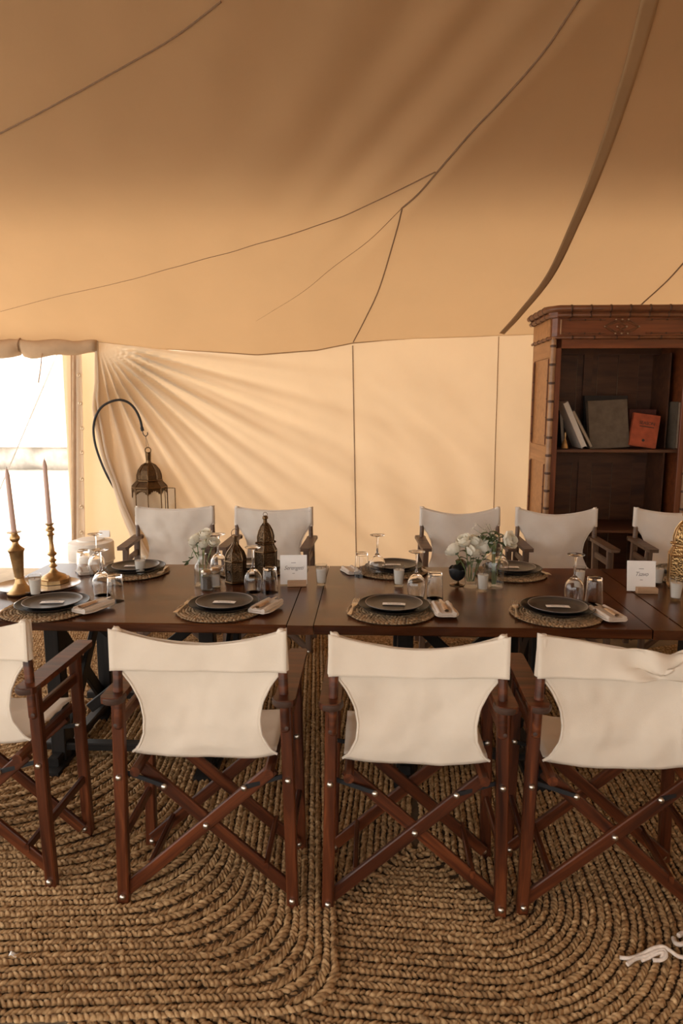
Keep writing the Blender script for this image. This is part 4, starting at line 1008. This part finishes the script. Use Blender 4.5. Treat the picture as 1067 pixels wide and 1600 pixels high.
def dia(cx_, w_, h):
    P_ = [(cx_ - w_, -.017, 2.173), (cx_, -.017, 2.173 + h), (cx_ + w_, -.017, 2.173), (cx_, -.017, 2.173 - h)]
    for a_, b_ in zip(P_, P_[1:] + P_[:1]): obj('diamond_bar', MB().tube([a_, b_], .005, 6), M['bamboo'], bc)
    for p in P_: part('nailhead', 'nail_head', lambda: MB().ball((0, 0, 0), .007, n=8, m=6), M['nail'], bc, (p[0], p[1] - .004, p[2]))
dcx = Py(970, 512, BY0).x - BX0
dia(dcx, .125, .05); dia(dcx - .045, .08, .05); dia(dcx + .045, .08, .05)
# inside
for k in range(6):
    bw = (BW - .05) / 6; obj('back_board', MB().box((.025 + bw * (k + .5), BD - .02 + (.004 if k % 2 else 0), 1.05), (bw - .004, .02, 2.0)), M['backwood'], bc)
obj('back_muntin', MB().box((BW * .42, BD - .04, 1.62), (.07, .02, .86)), M['backwood'], bc)
obj('back_muntin', MB().box((BW * .42, BD - .04, .86), (.07, .02, .62)), M['backwood'], bc)
for z, h in ((2.06, .10), (1.16, .08)): obj('back_rail', MB().box((BW / 2, BD - .038, z), (BW - .05, .02, h)), M['backwood'], bc)
SZ = 1.262
for z in (.10, .62, SZ - .013): obj('shelf', MB().bar((.026, BD / 2 + .01, z), (BW - .026, BD / 2 + .01, z), BD - .07, .024, ch=.003), M['backwood'], bc)
obj('plinth', MB().box((BW / 2, .02, .05), (BW - .02, .05, .1)), Cw, bc)
obj('inner_stile', MB().box((BW - .075, BD / 2 + .1, 1.2), (.012, .32, 1.6)), M['backwood'], bc)

# books
def book(label, mat_c, w_, h_, th, loc, rot, pages=None):
    t = thing('book', label, 'book', loc, 0, 'old books on the shelf', rot=rot)
    cv = MB().box((0, -th / 2 + .002, h_ / 2), (w_, .004, h_)).box((0, th / 2 - .002, h_ / 2), (w_, .004, h_)).box((-w_ / 2 + .002, 0, h_ / 2), (.004, th, h_))
    obj('cover', cv, mat_c, t, smooth=0); obj('pages', MB().box((.002, 0, h_ / 2), (w_ - .012, th - .008, h_ - .012)), pages or M['pages'], t, smooth=0); return t
M['pages'] = plain('book_pages', (.42, .34, .25), .9, 0, .1, 60)
M['pages_w'] = plain('pale_page_block', (.62, .57, .50), .9, 0, .05, 60)
M['olive'] = plain('olive_grey_cloth', (.115, .088, .062), .8, 0, .18, 20)
M['bkblack'] = plain('black_book_cloth', (.018, .015, .014), .6)
M['redcloth'] = plain('red_book_cloth', (.33, .065, .022), .7, 0, .2, 22)
M['maroon'] = plain('maroon_book_cloth', (.09, .022, .014), .7, 0, .2)
M['greycloth'] = plain('grey_book_cloth', (.10, .075, .052), .8, 0, .15)
SZ2 = SZ + .0075
def bpos(px, Y): return (Py(px, 700, Y).x, Y, SZ2 + .001)
def lean_book(label, mat_c, px, Y, w_, h_, th, lean, pages):
    """stands with its fore-edge to the room, tipped sideways by lean (positive = top to the left)"""
    m = Matrix.Rotation(R(-lean), 4, 'Y') @ Matrix.Rotation(R(-90), 4, 'Z')
    t = book(label, mat_c, w_, h_, th, (0, 0, 0), None, pages)
    m.translation = Vector(bpos(px, Y)) + Vector((0, 0, th / 2 * math.sin(R(abs(lean)))))
    t.matrix_world = m; return t
lean_book('pale book leaning left at the left end of the shelf, larger of the two', M['pages_w'], 905, 5.53, .26, .385, .040, 25, M['pages_w'])
lean_book('thinner grey book leaning against the pale book', M['greycloth'], 917, 5.55, .24, .325, .026, 29, M['pages'])
lean_book('dark book leaning in the shelf corner behind the brass bell', M['bkblack'], 874, 5.70, .22, .36, .03, 6, M['pages'])
book('large olive-grey cloth book standing face out on the shelf', M['olive'], .31, .375, .045, bpos(951, 5.47), (R(-9), R(-3), R(3)))
book('black book standing upright behind the large olive-grey book', M['bkblack'], .345, .41, .03, bpos(943, 5.66), (R(-4), 0, 0))
rb = book('small red cloth book standing face out, tilted to the right', M['redcloth'], .205, .255, .03, Vector(bpos(1002, 5.45)) + Vector((0, 0, .012)), (R(-9), R(8), R(-4)))
me = text_mesh('SEASON', .034); me.materials.append(M['bkblack']); obj('title', me, M['bkblack'], rb, (.01, -.0155, .185), (PI / 2, 0, 0))
obj('title_rule', MB().box((.01, -.0155, .158), (.11, .001, .006)), M['bkblack'], rb, smooth=0)
obj('publisher_mark', MB().lathe([(.0001, 0), (.011, 0), (.011, .001), (.0001, .001)], 16), M['bkblack'], rb, (.0, -.0150, .05), (PI / 2, 0, 0))
book('maroon book standing behind the small red book', M['maroon'], .215, .30, .03, bpos(1000, 5.62), (R(-3), 0, 0))
lean_book('wide grey book standing edge out near the right end of the shelf', M['greycloth'], 1046, 5.55, .27, .36, .035, 0, M['pages'])
lean_book('pale thin book leaning right at the right end of the shelf', M['pages_w'], 1054, 5.50, .24, .36, .026, -8, M['pages_w'])
bl = thing('brass_bell', 'small brass bell at the left end of the bookcase shelf', 'bell', (Py(882, 698, 5.42).x, 5.42, SZ2 + .001))
obj('bell', MB().lathe([(.028, 0), (.030, .004), (.022, .030), (.016, .055), (.010, .066), (.0001, .070)], 20), M['brass'], bl)
obj('handle', MB().lathe([(.006, .066), (.004, .085), (.008, .105), (.006, .125), (.0001, .130)], 12), M['brass'], bl)
